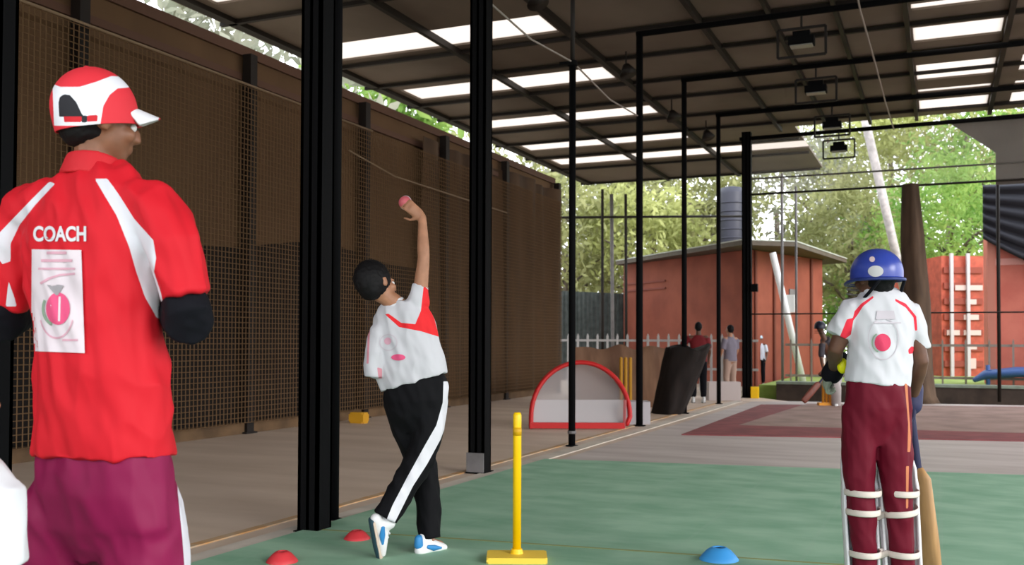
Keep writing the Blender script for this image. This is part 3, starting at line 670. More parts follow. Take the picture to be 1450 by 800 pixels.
def body(root, J, k, skin, voxel=.007, curl=.5, hands=True, thick=1.0):
    bm = bmesh.new(); side = (J['shR']-J['shL']).normalized(); T = thick*k
    f = J['hf']; c = J['head']; head(bm, c, f, J['hu'], J.get('hk', k))
    tube(bm, [J['neck']-J['hu']*.02*k, c-J['hu']*.05*k-f*.012*k], [.062*T, .054*T], ref=side)
    tube(bm, [J['pelvis']-ZU*.06*k, J['pelvis'], J['waist'], J['chest'], J['neck']-J['up']*.07*k, J['neck']], [(.13*T, .09*T), (.15*T, .10*T), (.12*T, .085*T), (.15*T, .10*T), (.13*T, .07*T), (.05*T, .05*T)], ref=side, n=16)
    for q in 'RL':
        sh, el, wr = J['sh'+q], J['el'+q], J['wr'+q]
        tube(bm, [J['neck']-J['up']*.07*k, sh], [.05*T, .052*T])
        tube(bm, [sh, sh.lerp(el, .4), el, el.lerp(wr, .25), wr], [.052*T, .047*T, .038*T, .039*T, .026*T])
        d = J.get('hd'+q, wr-el); n = J.get('hn'+q, FH); t = J.get('ht'+q, ZU)
        if hands: hand(bm, wr, d, n, t, .175*k, J.get('curl'+q, curl))
        hp, kn, an = J['hip'+q], J['kn'+q], J['an'+q]
        tube(bm, [hp, hp.lerp(kn, .5), kn, kn.lerp(an, .3), an], [.080*T, .068*T, .050*T, .050*T, .034*T])
        td = J.get('toe'+q, FH)
        tube(bm, [an-ZU*.01*k, an+td.normalized()*.10*k-ZU*.04*k], [.028*T, .018*T])
    return link('body', remesh(bm, voxel, 3), skin, root)
def shoe(root, heel, toe, upv, k, mats, name='shoe'):
    """heel, toe: sole points; upv: from sole towards ankle"""
    ax = toe-heel; L = ax.length; d = ax.normalized(); upv = (upv-d*upv.dot(d)).normalized(); s = d.cross(upv)
    bm = bmesh.new()
    tube(bm, [heel+upv*.035*k, heel+d*L*.3+upv*.05*k, heel+d*L*.6+upv*.04*k, toe-d*.03*k+upv*.032*k], [(.036*k, .035*k), (.036*k, .045*k), (.042*k, .034*k), (.036*k, .022*k)], ref=s, n=14)
    tube(bm, [heel+d*L*.18+upv*.05*k, heel+d*L*.16+upv*.10*k], [(.036*k, .045*k), (.035*k, .042*k)], ref=s, n=12)
    o = link(name, remesh(bm, .006, 3), mats[0], root)
    bm = bmesh.new(); tube(bm, [heel+upv*.008*k, heel+d*L*.35+upv*.006*k, heel+d*L*.7+upv*.006*k, toe+upv*.01*k], [(.036*k, .016*k), (.036*k, .015*k), (.045*k, .015*k), (.034*k, .013*k)], ref=s, n=14)
    fin('sole', bm, mats[1], o, True)
    bm = bmesh.new()
    for i in range(4): p = heel+d*L*(.40+.09*i)+upv*(.088-.011*i)*k; box_between(bm, p-s*.022*k, p+s*.022*k, .008*k, .008*k)
    fin('laces', bm, mats[2], o)
    for q in (-1, 1):
        bm = bmesh.new(); p = heel+d*L*.36+upv*.045*k+s*q*.036*k; tube(bm, [p-d*.045*k+upv*.012*k, p, p+d*.05*k-upv*.006*k], [(.006*k, .010*k), (.008*k, .017*k), (.006*k, .008*k)], ref=s, n=8); fin('side_stripe', bm, mats[3], o, True)
    return o
def garment(root, name, m, parts, voxel, fold, seed, smooth=5, ff=9, fz=.35, attrs=()):
    bm = bmesh.new()
    for pts, rad, ref, kw in parts: tube(bm, pts, rad, ref=ref, **kw)
    me = remesh(bm, voxel, smooth, fold, ff, seed, fz)
    for nm, polys in attrs: paint(me, nm, polys)
    return link(name, me, m, root)
def sections(rows, D, side, b, ydelta=None):
    """rows of (y, xleft, xright[, depth radius]) -> loft of a torso"""
    pts, rad = [], []; cx = abs(side.dot(RH)); sy = abs(side.dot(FH))
    for r in rows:
        y, x0, x1 = r[:3]; bb = r[3] if len(r) > 3 else b; Dd = D+(r[4] if len(r) > 4 else 0)
        hw = (x1-x0)/2/FPX*Dd; a = math.sqrt(max(.0004, hw*hw-(bb*sy)**2))/max(cx, .3)
        pts.append(W((x0+x1)/2, y, Dd)); rad.append((a, bb))
    return pts, rad
class Printer:
    """prints flat marks on the back of a garment"""
    def __init__(s, o):
        me = o.data; L = rootloc(o.parent) if o.parent else V((0, 0, 0)); s.root = o.parent; s.o = o
        s.t = BVHTree.FromPolygons([v.co+L for v in me.vertices], [p.vertices[:] for p in me.polygons])
    def hit(s, x, y, off):
        d = ray(x, y).normalized(); h, n, i, dist = s.t.ray_cast(EYE, d)
        if h is None: return None
        return h-d*off
    def mesh(s, name, verts, faces, m, off=.004):
        ps = [s.hit(x, y, off) for x, y in verts]; ok = [p is not None for p in ps]; last = next((p for p in ps if p is not None), None)
        if last is None: return None
        ps = [p if p is not None else last for p in ps]
        me = bpy.data.meshes.new(name); me.from_pydata(ps, [], [f for f in faces if all(ok[i] for i in f)]); me.update()
        me.polygons.foreach_set('use_smooth', [True]*len(me.polygons))
        return link(name, me, m, s.o)
    def quad(s, name, c, m, n=14, off=.004):
        (a, b, d, e) = c; vs = []; fs = []
        for j in range(n+1):
            for i in range(n+1):
                u, v = i/n, j/n; vs.append(((a[0]*(1-u)+b[0]*u)*(1-v)+(e[0]*(1-u)+d[0]*u)*v, (a[1]*(1-u)+b[1]*u)*(1-v)+(e[1]*(1-u)+d[1]*u)*v))
        for j in range(n):
            for i in range(n): q = j*(n+1)+i; fs.append((q, q+1, q+n+2, q+n+1))
        return s.mesh(name, vs, fs, m, off)
    def ellipse(s, name, cx, cy, rx, ry, m, off=.005, a0=0, a1=360, inner=0, rings=4, seg=28):
        vs, fs = [], []
        for r in range(rings+1):
            f = inner+(1-inner)*r/rings
            for i in range(seg+1):
                a = math.radians(a0+(a1-a0)*i/seg); vs.append((cx+rx*f*math.cos(a), cy-ry*f*math.sin(a)))
        for r in range(rings):
            for i in range(seg): q = r*(seg+1)+i; fs.append((q, q+1, q+seg+2, q+seg+1))
        return s.mesh(name, vs, fs, m, off)
    def text(s, name, body, x0, y0, x1, y1, m, off=.005, bold=.02):
        c = bpy.data.curves.new('t', 'FONT'); c.body = body; c.offset = bold; o = bpy.data.objects.new('t', c); scene.collection.objects.link(o)
        dg = bpy.context.evaluated_depsgraph_get(); dg.update(); me = bpy.data.meshes.new_from_object(o.evaluated_get(dg)); bpy.data.objects.remove(o)
        b = bmesh.new(); b.from_mesh(me); bmesh.ops.triangulate(b, faces=b.faces[:])
        xs = [v.co.x for v in b.verts]; ys = [v.co.y for v in b.verts]; b.verts.index_update()
        vs = [(x0+(v.co.x-min(xs))/(max(xs)-min(xs))*(x1-x0), y1-(v.co.y-min(ys))/(max(ys)-min(ys))*(y1-y0)) for v in b.verts]
        fs = [tuple(v.index for v in f.verts) for f in b.faces]; b.free(); return s.mesh(name, vs, fs, m, off)
PINK = mat('pink_print', (.70, .08, .20), .7); PALEP = mat('pale_pink_print', (.62, .34, .42), .7); PANEL = mat('white_print', (.66, .58, .62), .7)
GRN = mat('grey_green_print', (.22, .30, .22), .7); PALEG = mat('pale_grey_print', (.50, .46, .50), .7); GREYP = mat('grey_print', (.30, .28, .30), .7)
REDC = (.56, .010, .020)

# ---- the coach
D = 2.6; f, s = yawed(27)
root = empty('person', (W(140, 480, D).x, W(140, 480, D).y, 0), 'person in red polo shirt lettered COACH and red and white cap, seen from behind', 'person')
fh, sh_ = yawed(50); fh = (fh-ZU*.12).normalized()
def g0(p): return V((p.x, p.y, 0))
J = dict(head=W(140, 171, D), hf=fh, hu=ZU, neck=W(133, 240, D), up=ZU, chest=W(135, 340, D+.02), waist=W(142, 500, D+.02), pelvis=W(146, 590, D+.02),
  shR=W(226, 298, D-.10), shL=W(45, 300, D+.1), elR=W(268, 450, D-.12), elL=W(2, 450, D+.12), wrR=W(235, 432, D+.17), wrL=W(60, 430, D+.36),
  hipR=W(195, 600, D-.04), hipL=W(95, 600, D+.06), knR=W(208, 800, D-.04), knL=W(88, 800, D+.08))
for q, x in (('R', 215), ('L', 85)):
    J['an'+q] = W(x, 480, D+(.0 if q == 'R' else .1)); J['an'+q].z = .09; J['toe'+q] = f
J['curlR'] = J['curlL'] = .8
body(root, J, 1.0, SKIN, .007, thick=.88)
eyes(J['head'], fh, ZU, 1.0, root)
hair(J['head'], fh, ZU, 1.0, root, amt=1.0)
pts, rad = sections([(236, 92, 178, .06), (248, 70, 205, .075), (266, 42, 232, .09), (292, 20, 245, .105), (340, 16, 238, .125), (400, 24, 238, .13), (450, 36, 240, .13), (500, 42, 245, .13), (560, 40, 250, .135), (615, 36, 256, .14), (643, 34, 258, .14)], D, s, .12)
colp = [[(134,253),(152,253),(168,275),(190,310),(217,340),(221,365),(218,385),(228,415),(236,455),(222,450),(205,420),(193,385),(183,350),(165,305),(150,280)],
        [(-6,335),(20,308),(45,282),(70,257),(78,260),(50,290),(28,318),(15,345),(15,370),(3,374),(-6,360)], [(12,398),(20,420),(24,434),(8,434)]]
SHIRT = mat('red_polo_cloth', REDC, .65, attrs=[('panel', (.62, .62, .67))], bump=.08, bscale=300, spec=.2)
coach_shirt = garment(root, 'polo_shirt', SHIRT, [(pts, rad, s, dict(n=28, ends=False)),
    ([W(150, 285, D), W(222, 300, D-.09), W(248, 350, D-.12), W(264, 420, D-.13)], [.08, .080, .072, .064], s, dict(n=18, ends=False)),
    ([W(110, 285, D), W(40, 303, D+.09), W(24, 358, D+.11), W(4, 434, D+.115)], [.08, .080, .078, .074], s, dict(n=18, ends=False))], .007, .014, 1, 7, 11, .45, [('panel', colp)])
bm = bmesh.new(); tube(bm, [W(133, 250, D), W(134, 236, D), W(136, 228, D+.005)], [(.100, .078), (.085, .072), (.080, .070)], ref=s, n=24, ends=False)
link('collar', remesh(bm, .006, 4), mat('red_collar', (.52, .01, .018), .7), root)
for q in 'RL':
    bm = bmesh.new(); el, wr, sh = J['el'+q], J['wr'+q], J['sh'+q]
    tube(bm, [sh.lerp(el, .4), sh.lerp(el, .65), sh.lerp(el, .95), el-ZU*.008, el.lerp(wr, .4), wr], [.040, .050, .062, .064, .056, .040], n=16)
    link('undersleeve', remesh(bm, .007, 8, .004, 20, 3, 1), BLACKC, root)
pts, rad = sections([(600, 56, 240, .10), (640, 42, 252, .12), (690, 34, 259, .13), (740, 33, 263, .115), (790, 62, 240, .07)], D, s, .13)
TRC = mat('maroon_magenta_trousers', (.21, .006, .055), .55, attrs=[('panel', (.62, .60, .66))], spec=.2)
def leg(q, x0, x1, r): return ([W(x0-(12 if q else -10), 650, D+(-.03 if q else .06)), W(x0, 720, D+(-.03 if q else .06)), W(x1, 860, D+(-.03 if q else .08)), V((J['an'+('R' if q else 'L')].x, J['an'+('R' if q else 'L')].y, .10))], [(.07, .08), (.108, .118), (.108, .112), (.085, .095)], s, dict(n=18, ends=False))
garment(root, 'trousers', TRC, [(pts, rad, s, dict(n=26, ends=False)), leg(1, 200, 211, 1), leg(0, 90, 90, 1)], .008, .013, 7, 4, 9, .55,
    [('panel', [[(248,632),(257,632),(262,700),(271,760),(275,800),(276,1050),(262,1050),(261,800),(258,760),(252,700)]])])
shoes0 = [WHITEP, RUBBER, WHITE, mat('grey_suede', (.3, .3, .32), .8)]
for q in 'RL': a = g0(J['an'+q]); shoe(root, a-f*.07, a+f*.20, ZU, 1.05, shoes0)
# cap
def dome(c, f, u, r, zmin, n=48, m=20):
    s_ = f.cross(u).normalized(); bm = bmesh.new(); rings = []
    for j in range(m):
        z = zmin+(1-zmin)*j/m; rr = math.sqrt(max(0, 1-max(z, 0)**2)) if z > 0 else 1-.12*z*z
        rings.append([bm.verts.new(c+s_*(r[0]*rr*math.cos(2*PI*i/n))+f*(r[1]*rr*math.sin(2*PI*i/n))+u*(r[2]*z)) for i in range(n)])
    top = bm.verts.new(c+u*r[2])
    for j in range(m-1):
        for i in range(n): bm.faces.new((rings[j][i], rings[j][(i+1) % n], rings[j+1][(i+1) % n], rings[j+1][i]))
    for i in range(n): bm.faces.new((rings[-1][i], rings[-1][(i+1) % n], top))
    return bm
cu = (ZU*1.0-fh*.20).normalized(); cf = (fh-cu*fh.dot(cu)).normalized(); cc = J['head']+cu*.030-cf*.006
bm = dome(cc, cf, cu, (.090, .110, .112), -.46, 96, 40); bmesh.ops.subdivide_edges(bm, edges=bm.edges[:], cuts=1); me = bpy.data.meshes.new('crown'); bmesh.ops.recalc_face_normals(bm, faces=bm.faces[:]); bm.to_mesh(me); bm.free()
Z = lambda p: z1(p, 2.222, 0, 60)
paint(me, 'panel', [Z([(165,130),(190,140),(250,140),(300,125),(350,106),(390,108),(415,132),(405,142),(370,145),(345,165),(325,200),(315,262),(170,262)])])
paint(me, 'hole', [Z([(186,234),(184,190),(188,172),(202,163),(220,166),(240,188),(255,220),(262,234)]), Z([(257,230),(274,230),(274,252),(257,252)])])
paint(me, 'strap', [Z([(200,233),(257,233),(257,251),(202,251)]), Z([(274,230),(308,228),(306,248),(274,250)])])
capm = mat('cap_cloth', (.66, .025, .04), .7, attrs=[('panel', (.74, .74, .80)), ('hole', (.01, .01, .015)), ('strap', (.55, .01, .02))])
hat = empty('cap', (0, 0, 0)); hat.parent = root; hat.location = cc-rootloc(root)
crown = link('crown', me, capm, hat, True); sm = crown.modifiers.new('s', 'SOLIDIFY'); sm.thickness = .003
bm = bmesh.new(); sd_ = cf.cross(cu); G_ = []
for i in range(21):
    a = -1+2*i/20; row = []
    for j in range(9):
        t = j/8; base = cf*(.108*math.cos(a*.95))+sd_*(.087*math.sin(a*.95)); ext = cf*(.062*t*math.sqrt(max(0, 1-(a*.93)**2)))
        row.append(bm.verts.new(cc+base+ext-cu*(.004+.028*t+.022*a*a*(.6+t*.5))))
    G_.append(row)
for i in range(20):
    for j in range(8): bm.faces.new((G_[i][j], G_[i+1][j], G_[i+1][j+1], G_[i][j+1]))
br = fin('brim', bm, mat('red_and_white_brim', (.66, .025, .04), .7, attrs=[('panel', (.76, .76, .80))]), hat, True)
me = br.data; me.transform(Matrix.Translation(rootloc(hat))); me.update(); paint(me, 'panel', [Z([(412,205),(430,200),(455,218),(480,222),(484,205),(500,205),(500,262),(412,262)])], back=False); me.transform(Matrix.Translation(-rootloc(hat)))
sm = br.modifiers.new('s', 'SOLIDIFY'); sm.thickness = .005
bm = bmesh.new(); blob(bm, cc+cu*.111, (.008, .008, .004), u=10, v=6); fin('button', bm, capm, hat, True)
# print on the back
P_ = Printer(coach_shirt)
P_.text('back_lettering', 'COACH', 47, 320, 122, 342, WHITE, bold=.035)
P_.quad('back_badge', [(45, 353), (115, 354), (120, 500), (44, 497)], PANEL, 40, .007)
for (x0, y0, x1, y1) in ((66, 356, 94, 360), (58, 367, 102, 371), (54, 379, 106, 382), (88, 480, 110, 483)): P_.quad('badge_line', [(x0, y0), (x1, y0), (x1, y1), (x0, y1)], PALEP, 6, .0095)
for pl in ([(56, 400), (68, 393), (70, 396), (58, 403)], [(68, 393), (84, 388), (84, 391), (70, 396)], [(84, 388), (106, 386), (106, 389), (84, 391)]): P_.quad('badge_line', [pl[0], pl[1], pl[2], pl[3]], PALEP, 4, .0095)
P_.ellipse('badge_ball', 82, 437, 17, 23, PINK, .010)
P_.ellipse('badge_shield', 80, 440, 25, 40, PALEP, .0095, 200, 340, .93, 1)
P_.ellipse('badge_leaf', 80, 437, 21, 26, GRN, .0105, 150, 250, .82, 2)
P_.quad('badge_seam', [(83, 420), (86, 420), (85, 455), (82, 455)], PANEL, 4, .011)
for a in (0, 1, 2): P_.quad('badge_stalk', [(66+a*7, 405+abs(a-1)*-2), (72+a*9, 404), (82, 418), (79, 418)], GREYP, 3, .011)

# ---- the bowler
D = 4.85; f, s = yawed(14); k = .83
gr = G(590, 785); root = empty('person', (gr.x, gr.y, 0), 'boy in white shirt and black tracksuit trousers bowling with his arm raised', 'person')
fh, _s = yawed(48); hu = (ZU*.88-RH*.42).normalized()
J = dict(head=W(534, 402, D-.02), hf=fh, hu=hu, hk=.92, neck=W(563, 430, D), up=(ZU-RH*-.05).normalized(), chest=W(572, 475, D+.02), waist=W(583, 525, D+.02), pelvis=W(588, 560, D+.02),
  shR=W(593, 432, D-.02), shL=W(538, 466, D+.03), elR=W(600, 366, D-.03), elL=W(530, 530, D-.02), wrR=W(598, 308, D+.02), wrL=W(556, 520, D+.20),
  hipR=W(604, 568, D), hipL=W(572, 568, D+.04), knR=W(596, 652, D-.02), knL=W(602, 668, D+.12), anR=W(545, 736, D-.10), anL=W(608, 764, D+.07),
  toeR=(V((0, 0, -1))), toeL=(FH+RH*.9))
J['hdR'] = (W(574, 287, D+.02)-J['wrR']); J['hnR'] = FH*.9-RH*.45; J['htR'] = -ZU*.6-RH*.3; J['hdL'] = FH; J['htL'] = ZU; J['curlR'] = .42
body(root, J, k, SKIN2, .006, thick=.95)
eyes(J['head'], fh, hu, .92, root); hair(J['head'], fh, hu, .98, root, amt=1.06)
pts, rad = sections([(426, 548, 602, .065), (440, 534, 612, .085), (460, 525, 618, .09), (490, 522, 624, .095), (515, 526, 631, .10), (541, 536, 636, .105)], D, s, .1)
WSH = mat('white_shirt_red_panels', (.53, .53, .56), .8, attrs=[('red', (.72, .015, .02)), ('pink', (.6, .25, .3))])
bsh = garment(root, 'shirt', WSH, [(pts, rad, s, dict(n=24, ends=False)),
   ([W(570, 455, D), W(588, 440, D-.01), W(593, 422, D-.02), W(597, 403, D-.02)], [.06, .060, .055, .044], s, dict(n=16, ends=False)),
   ([W(555, 460, D), W(538, 472, D+.0), W(531, 500, D-.03), W(528, 534, D-.04)], [.06, .058, .052, .044], s, dict(n=16, ends=False))], .006, .010, 2, 5, 11, .5,
   [('red', [[(600,404),(608,412),(612,440),(622,477),(596,469),(565,463),(545,445),(550,444),(568,457),(588,459),(596,440)]]), ('pink', [[(521,465),(524,465),(522,515),(519,515)], [(534,520),(541,522),(541,536),(536,536)]])])
bm = bmesh.new(); tube(bm, [W(560, 436, D), W(556, 426, D)], [(.062, .055), (.056, .05)], ref=s, n=18, ends=False); link('collar', remesh(bm, .005, 3), WHITE, root)
P_ = Printer(bsh); P_.ellipse('shirt_badge', 564, 506, 10, 4.5, PINK, .005); P_.ellipse('shirt_badge_ring', 550, 485, 13, 12, PALEG, .004, 0, 360, .86, 1); P_.ellipse('shirt_badge_spot', 549, 483, 5, 5, PALEP, .0045)
pts, rad = sections([(532, 544, 630, .09), (545, 541, 635, .10), (565, 541, 634, .105), (588, 548, 630, .085), (612, 566, 622, .05)], D, s, .1)
BTR = mat('black_tracksuit', (.0018, .0018, .003), .8, attrs=[('stripe', (.66, .66, .70))], spec=.2)
garment(root, 'trousers', BTR, [(pts, rad, s, dict(n=22, ends=False)),
   ([W(606, 565, D), W(606, 610, D), W(594, 652, D-.02), W(570, 692, D-.06), W(546, 733, D-.10)], [.098, .088, .074, .070, .066], s, dict(n=16, ends=False)),
   ([W(570, 565, D+.04), W(580, 610, D+.07), W(600, 662, D+.12), W(606, 710, D+.1), W(609, 762, D+.07)], [.098, .088, .074, .066, .060], s, dict(n=16, ends=False))], .006, .010, 5, 4, 10, .5,
   [('stripe', [[(628,540),(636,540),(636,590),(624,622),(605,657),(585,688),(564,730),(555,748),(544,744),(556,715),(577,675),(598,637),(618,602),(627,570)]])])
BSH = [WHITEP, mat('cream_sole', (.62, .50, .40), .7), WHITE, mat('bright_blue', (.03, .22, .50), .5)]
hl, to = W(524, 738, D-.14), W(534, 800, D-.08); to.z = max(to.z, .012)
o = shoe(root, hl, to, RH*.9+FH*.35, .90, [WHITEP, RUBBER, WHITE, BSH[3]])
bm = bmesh.new(); tube(bm, [hl+RH*.022, to+RH*.022], [(.036, .008), (.036, .008)], ref=FH, n=12); fin('midsole', bm, BSH[1], o, True)
hl, to = W(597, 480, D+.05), W(634, 480, D+.17); hl.z = to.z = 0
o = shoe(root, hl, to, ZU, .90, BSH)
bm = bmesh.new(); p = hl+ZU*.06-(to-hl)*.06; tube(bm, [p, p+ZU*.03], [.024, .022], n=10); fin('heel_tab', bm, BSH[3], o, True)
bp_ = W(574, 287, D+.065); bm = bmesh.new(); blob(bm, bp_, (.034, .034, .034), u=24, v=16)
ball = fin('cricket_ball', bm, mat('dull_red_ball', (.50, .10, .12), .5), None, True); tag(ball, 'dull red cricket ball held in the raised hand of the bowler', 'ball')
bm = bmesh.new()
for i in range(24):
    a, b = 2*PI*i/24, 2*PI*(i+1)/24; tube(bm, [bp_+V((math.cos(a), 0, math.sin(a)))*.0345, bp_+V((math.cos(b), 0, math.sin(b)))*.0345], [.0015]*2, n=5)
o = fin('seam', bm, WHITE, ball)

# ---- the near batter
D = 3.95; f, s = yawed(-4); k = .81
gr = W(1245, 480, D); root = empty('person', (gr.x, gr.y, 0), 'boy batter in blue helmet, white shirt and maroon trousers standing with his back turned', 'person')
fh, _s = yawed(-18)
J = dict(head=W(1240, 392, D), hf=fh, hu=ZU, hk=.88, neck=W(1244, 420, D), up=ZU, chest=W(1246, 462, D), waist=W(1243, 520, D), pelvis=W(1242, 560, D),
  shR=W(1286, 440, D), shL=W(1208, 440, D), elR=W(1304, 512, D+.0), elL=W(1183, 495, D+.03), wrR=W(1291, 566, D+.15), wrL=W(1181, 524, D+.20),
  hipR=W(1262, 575, D), hipL=W(1220, 575, D), knR=W(1273, 705, D+.02), knL=W(1220, 705, D+.02), toeR=f, toeL=f, curlR=1.1, curlL=1.1)
for q, x in (('R', 1280), ('L', 1225)): J['an'+q] = W(x, 480, D+.03); J['an'+q].z = .075
J['hdR'] = -ZU+RH*-.1; J['hdL'] = RH*-.3+FH*.5-ZU*.8; J['htR'] = FH; J['htL'] = FH
body(root, J, k, SKIN3, .006, thick=1.02)
eyes(J['head'], fh, ZU, .88, root); hair(J['head'], fh, ZU, .88, root, amt=.95)
pts, rad = sections([(410, 1222, 1264, .055), (420, 1208, 1282, .07), (434, 1198, 1294, .085), (460, 1200, 1293, .095), (490, 1202, 1292, .10), (520, 1200, 1290, .10), (544, 1196, 1289, .105)], D, s, .1)
Z5 = lambda p: z1(p, 3.478, 1110, 330)
ksh = garment(root, 'shirt', mat('white_shirt_red_piping', (.55, .55, .58), .8, attrs=[('red', (.68, .02, .045))]), [(pts, rad, s, dict(n=24, ends=False)),
   ([W(1222, 436, D), W(1207, 440, D), W(1195, 458, D), W(1185, 475, D+.01)], [.05, .054, .050, .046], s, dict(n=16, ends=False)),
   ([W(1270, 436, D), W(1288, 442, D), W(1297, 465, D), W(1301, 494, D+.01)], [.05, .054, .048, .042], s, dict(n=16, ends=False))], .006, .010, 3, 5, 11, .5,
   [('red', [Z5([(270,525),(310,425),(340,418),(348,385),(380,348),(440,308),(442,318),(390,360),(365,400),(342,430),(330,500),(295,527)]), Z5([(545,322),(600,347),(652,410),(658,485),(645,478),(638,415),(600,367),(550,336)]), Z5([(628,558),(658,562),(658,590),(615,595),(612,575)])])])
bm = bmesh.new(); tube(bm, [W(1243, 419, D), W(1243, 408, D)], [(.062, .055), (.055, .05)], ref=s, n=18, ends=False); link('collar', remesh(bm, .005, 3), WHITE, root)
P_ = Printer(ksh)
P_.ellipse('shirt_badge_ball', 1250, 485, 11.5, 12.5, mat('crimson_print', (.55, .03, .09), .7), .005); P_.ellipse('shirt_badge_leaf', 1248, 485, 14, 15, GRN, .005, 120, 250, .86, 1)
P_.quad('shirt_badge_top', [(1242, 440), (1266, 440), (1268, 452), (1240, 452)], PALEG, 4, .0045); P_.quad('shirt_badge_line', [(1238, 456), (1276, 456), (1276, 458), (1238, 458)], PALEG, 4, .0045); P_.ellipse('shirt_badge_ring', 1251, 480, 22, 30, PALEG, .004, 0, 360, .95, 1)
pts, rad = sections([(535, 1199, 1288, .09), (548, 1197, 1289, .10), (575, 1195, 1290, .10), (600, 1198, 1289, .08), (630, 1215, 1272, .045)], D, s, .1)
ktr = garment(root, 'trousers', mat('maroon_trousers', (.115, .003, .014), .65, attrs=[('piping', (.50, .17, .08))], spec=.18), [(pts, rad, s, dict(n=22, ends=False)),
   ([W(1217, 575, D), W(1216, 640, D), W(1218, 690, D), W(1222, 740, D), W(1226, 850, D+.03)], [.070, .068, .058, .054, .045], s, dict(n=16, ends=False)),
   ([W(1264, 575, D), W(1266, 640, D), W(1270, 690, D), W(1275, 740, D), W(1280, 850, D+.03)], [.075, .072, .060, .054, .045], s, dict(n=16, ends=False))], .006, .009, 9, 4, 12, .45,
   [('piping', [[(1281,543),(1285,543),(1287,580),(1290,620),(1289,640),(1285,640),(1286,600)], [(1283,660),(1287,660),(1286,720),(1283,720)]])])
# helmet
hm = empty('helmet', (0, 0, 0)); hm.parent = root; hc = J['head']+ZU*.008-fh*.005; hm.location = hc-rootloc(root)
bm = dome(hc+ZU*.005, fh, ZU, (.096, .112, .102), -.22, 48, 22); me = fin('shell', bm, mat('blue_helmet_shell', (.03, .055, .32), .3, spec=.6), hm, True); sm = me.modifiers.new('s', 'SOLIDIFY'); sm.thickness = .006; shell = me
bm = bmesh.new()
for i in range(40):
    a, b = 2*PI*i/40, 2*PI*(i+1)/40; sd_ = fh.cross(ZU); pp = lambda t: hc+sd_*(.100*math.cos(t))+fh*(.116*math.sin(t)+(.05*max(0, math.sin(t))**3))-ZU*(.022+.012*max(0, math.sin(t)))
    tube(bm, [pp(a), pp(b)], [.007]*2, n=6)
fin('rim', bm, mat('dark_blue_rim', (.015, .03, .16), .4), hm, True)
for i in range(5):
    bm = bmesh.new(); z = -.035-.02*i; arc = [hc+sd_*(.095*math.cos(t))+fh*(.13*math.sin(t)+.01)+ZU*z for t in [PI*(.1+.8*j/12) for j in range(13)]]
    tube(bm, arc, [.0028]*13, n=6, ref=ZU); fin('grille_bar', bm, GSTEEL, hm, True)
bm = bmesh.new(); tube(bm, [hc-fh*.09+sd_*.06-ZU*.03, hc-fh*.05+sd_*.075-ZU*.075, hc+fh*.03+sd_*.06-ZU*.115], [.007]*3, n=6); tube(bm, [hc-fh*.09-sd_*.06-ZU*.03, hc-fh*.05-sd_*.075-ZU*.075, hc+fh*.03-sd_*.06-ZU*.115], [.007]*3, n=6)
fin('chin_strap', bm, BLACKC, hm, True)
class _P(Printer):
    def __init__(s, o):
        s.root = o.parent; s.o = o.parent; L = rootloc(o.parent); s.t = BVHTree.FromPolygons([v.co+L for v in o.data.vertices], [p.vertices[:] for p in o.data.polygons])
P_ = _P(shell); P_.ellipse('helmet_emblem', 1240, 384, 11, 8, mat('silver_emblem', (.50, .50, .50), .4), .004); P_.ellipse('helmet_stud', 1235, 367, 4, 4, mat('pale_stud', (.65, .5, .5), .4), .004)
# pads
PADW = mat('pad_white', (.72, .70, .72), .7); STRAP = mat('cream_strap', (.64, .56, .50), .7)
for q in 'LR':
    kn, an = J['kn'+q], J['an'+q]; pr = empty('leg_pad', (0, 0, 0)); pr.parent = root; pr.location = an-rootloc(root)
    bm = bmesh.new(); gg = []; n = 37
    for j in range(16):
        t = j/15; z = .03+(.60-.03)*t; c = V((an.x, an.y, 0)).lerp(V((kn.x, kn.y, 0)), min(1.0, z/.42)); c = c+s*(.006 if q == 'R' else 0)+f*.012; rr = (.062 if q == 'R' else .053)+.006*t
        wrap = 1.72 if z < .48 else 1.72-(z-.48)*4
        row = []
        for i in range(n):
            a = -wrap+2*wrap*i/(n-1); r2 = rr+.006*abs(math.cos(a*9)); fo = 1.15
            row.append(bm.verts.new(V((c.x, c.y, z))+f*(r2*fo*math.cos(a))+s*(r2*math.sin(a))))
        gg.append(row)
    for j in range(15):
        for i in range(n-1): bm.faces.new((gg[j][i], gg[j][i+1], gg[j+1][i+1], gg[j+1][i]))
    o = fin('pad_shell', bm, PADW, pr, True); sm = o.modifiers.new('s', 'SOLIDIFY'); sm.thickness = .011; sm.offset = 1
    for yy, sk in ((697, 0), (724, .004 if q == 'L' else .03), (783, .004)):
        zz = W(1245, yy, D).z; c = V((an.x, an.y, 0)).lerp(V((kn.x, kn.y, 0)), min(1.0, zz/.42)); bm = bmesh.new(); rr = .069 if yy < 710 else .064 if yy < 760 else .058
        arc = []
        for i in range(19):
            a = PI*(1.0+i/18)+0; arc.append(V((c.x, c.y, zz+sk*(i/18-.5)))+s*((rr+.002)*math.cos(a))+f*((rr+.024)*math.sin(a)))
        if q == 'R' : arc = [arc[0]-s*.045-ZU*(.012+sk*.3)]+arc
        elif yy > 700: arc = arc+[arc[-1]+s*.02]
        tube(bm, arc, [(.013, .003)]*len(arc), ref=ZU, n=8); fin('strap', bm, STRAP, pr, True)
for q in 'RL': a = g0(J['an'+q]); shoe(root, a-f*.06, a+f*.16, ZU, .88, [WHITEP, RUBBER, WHITE, GSTEEL])
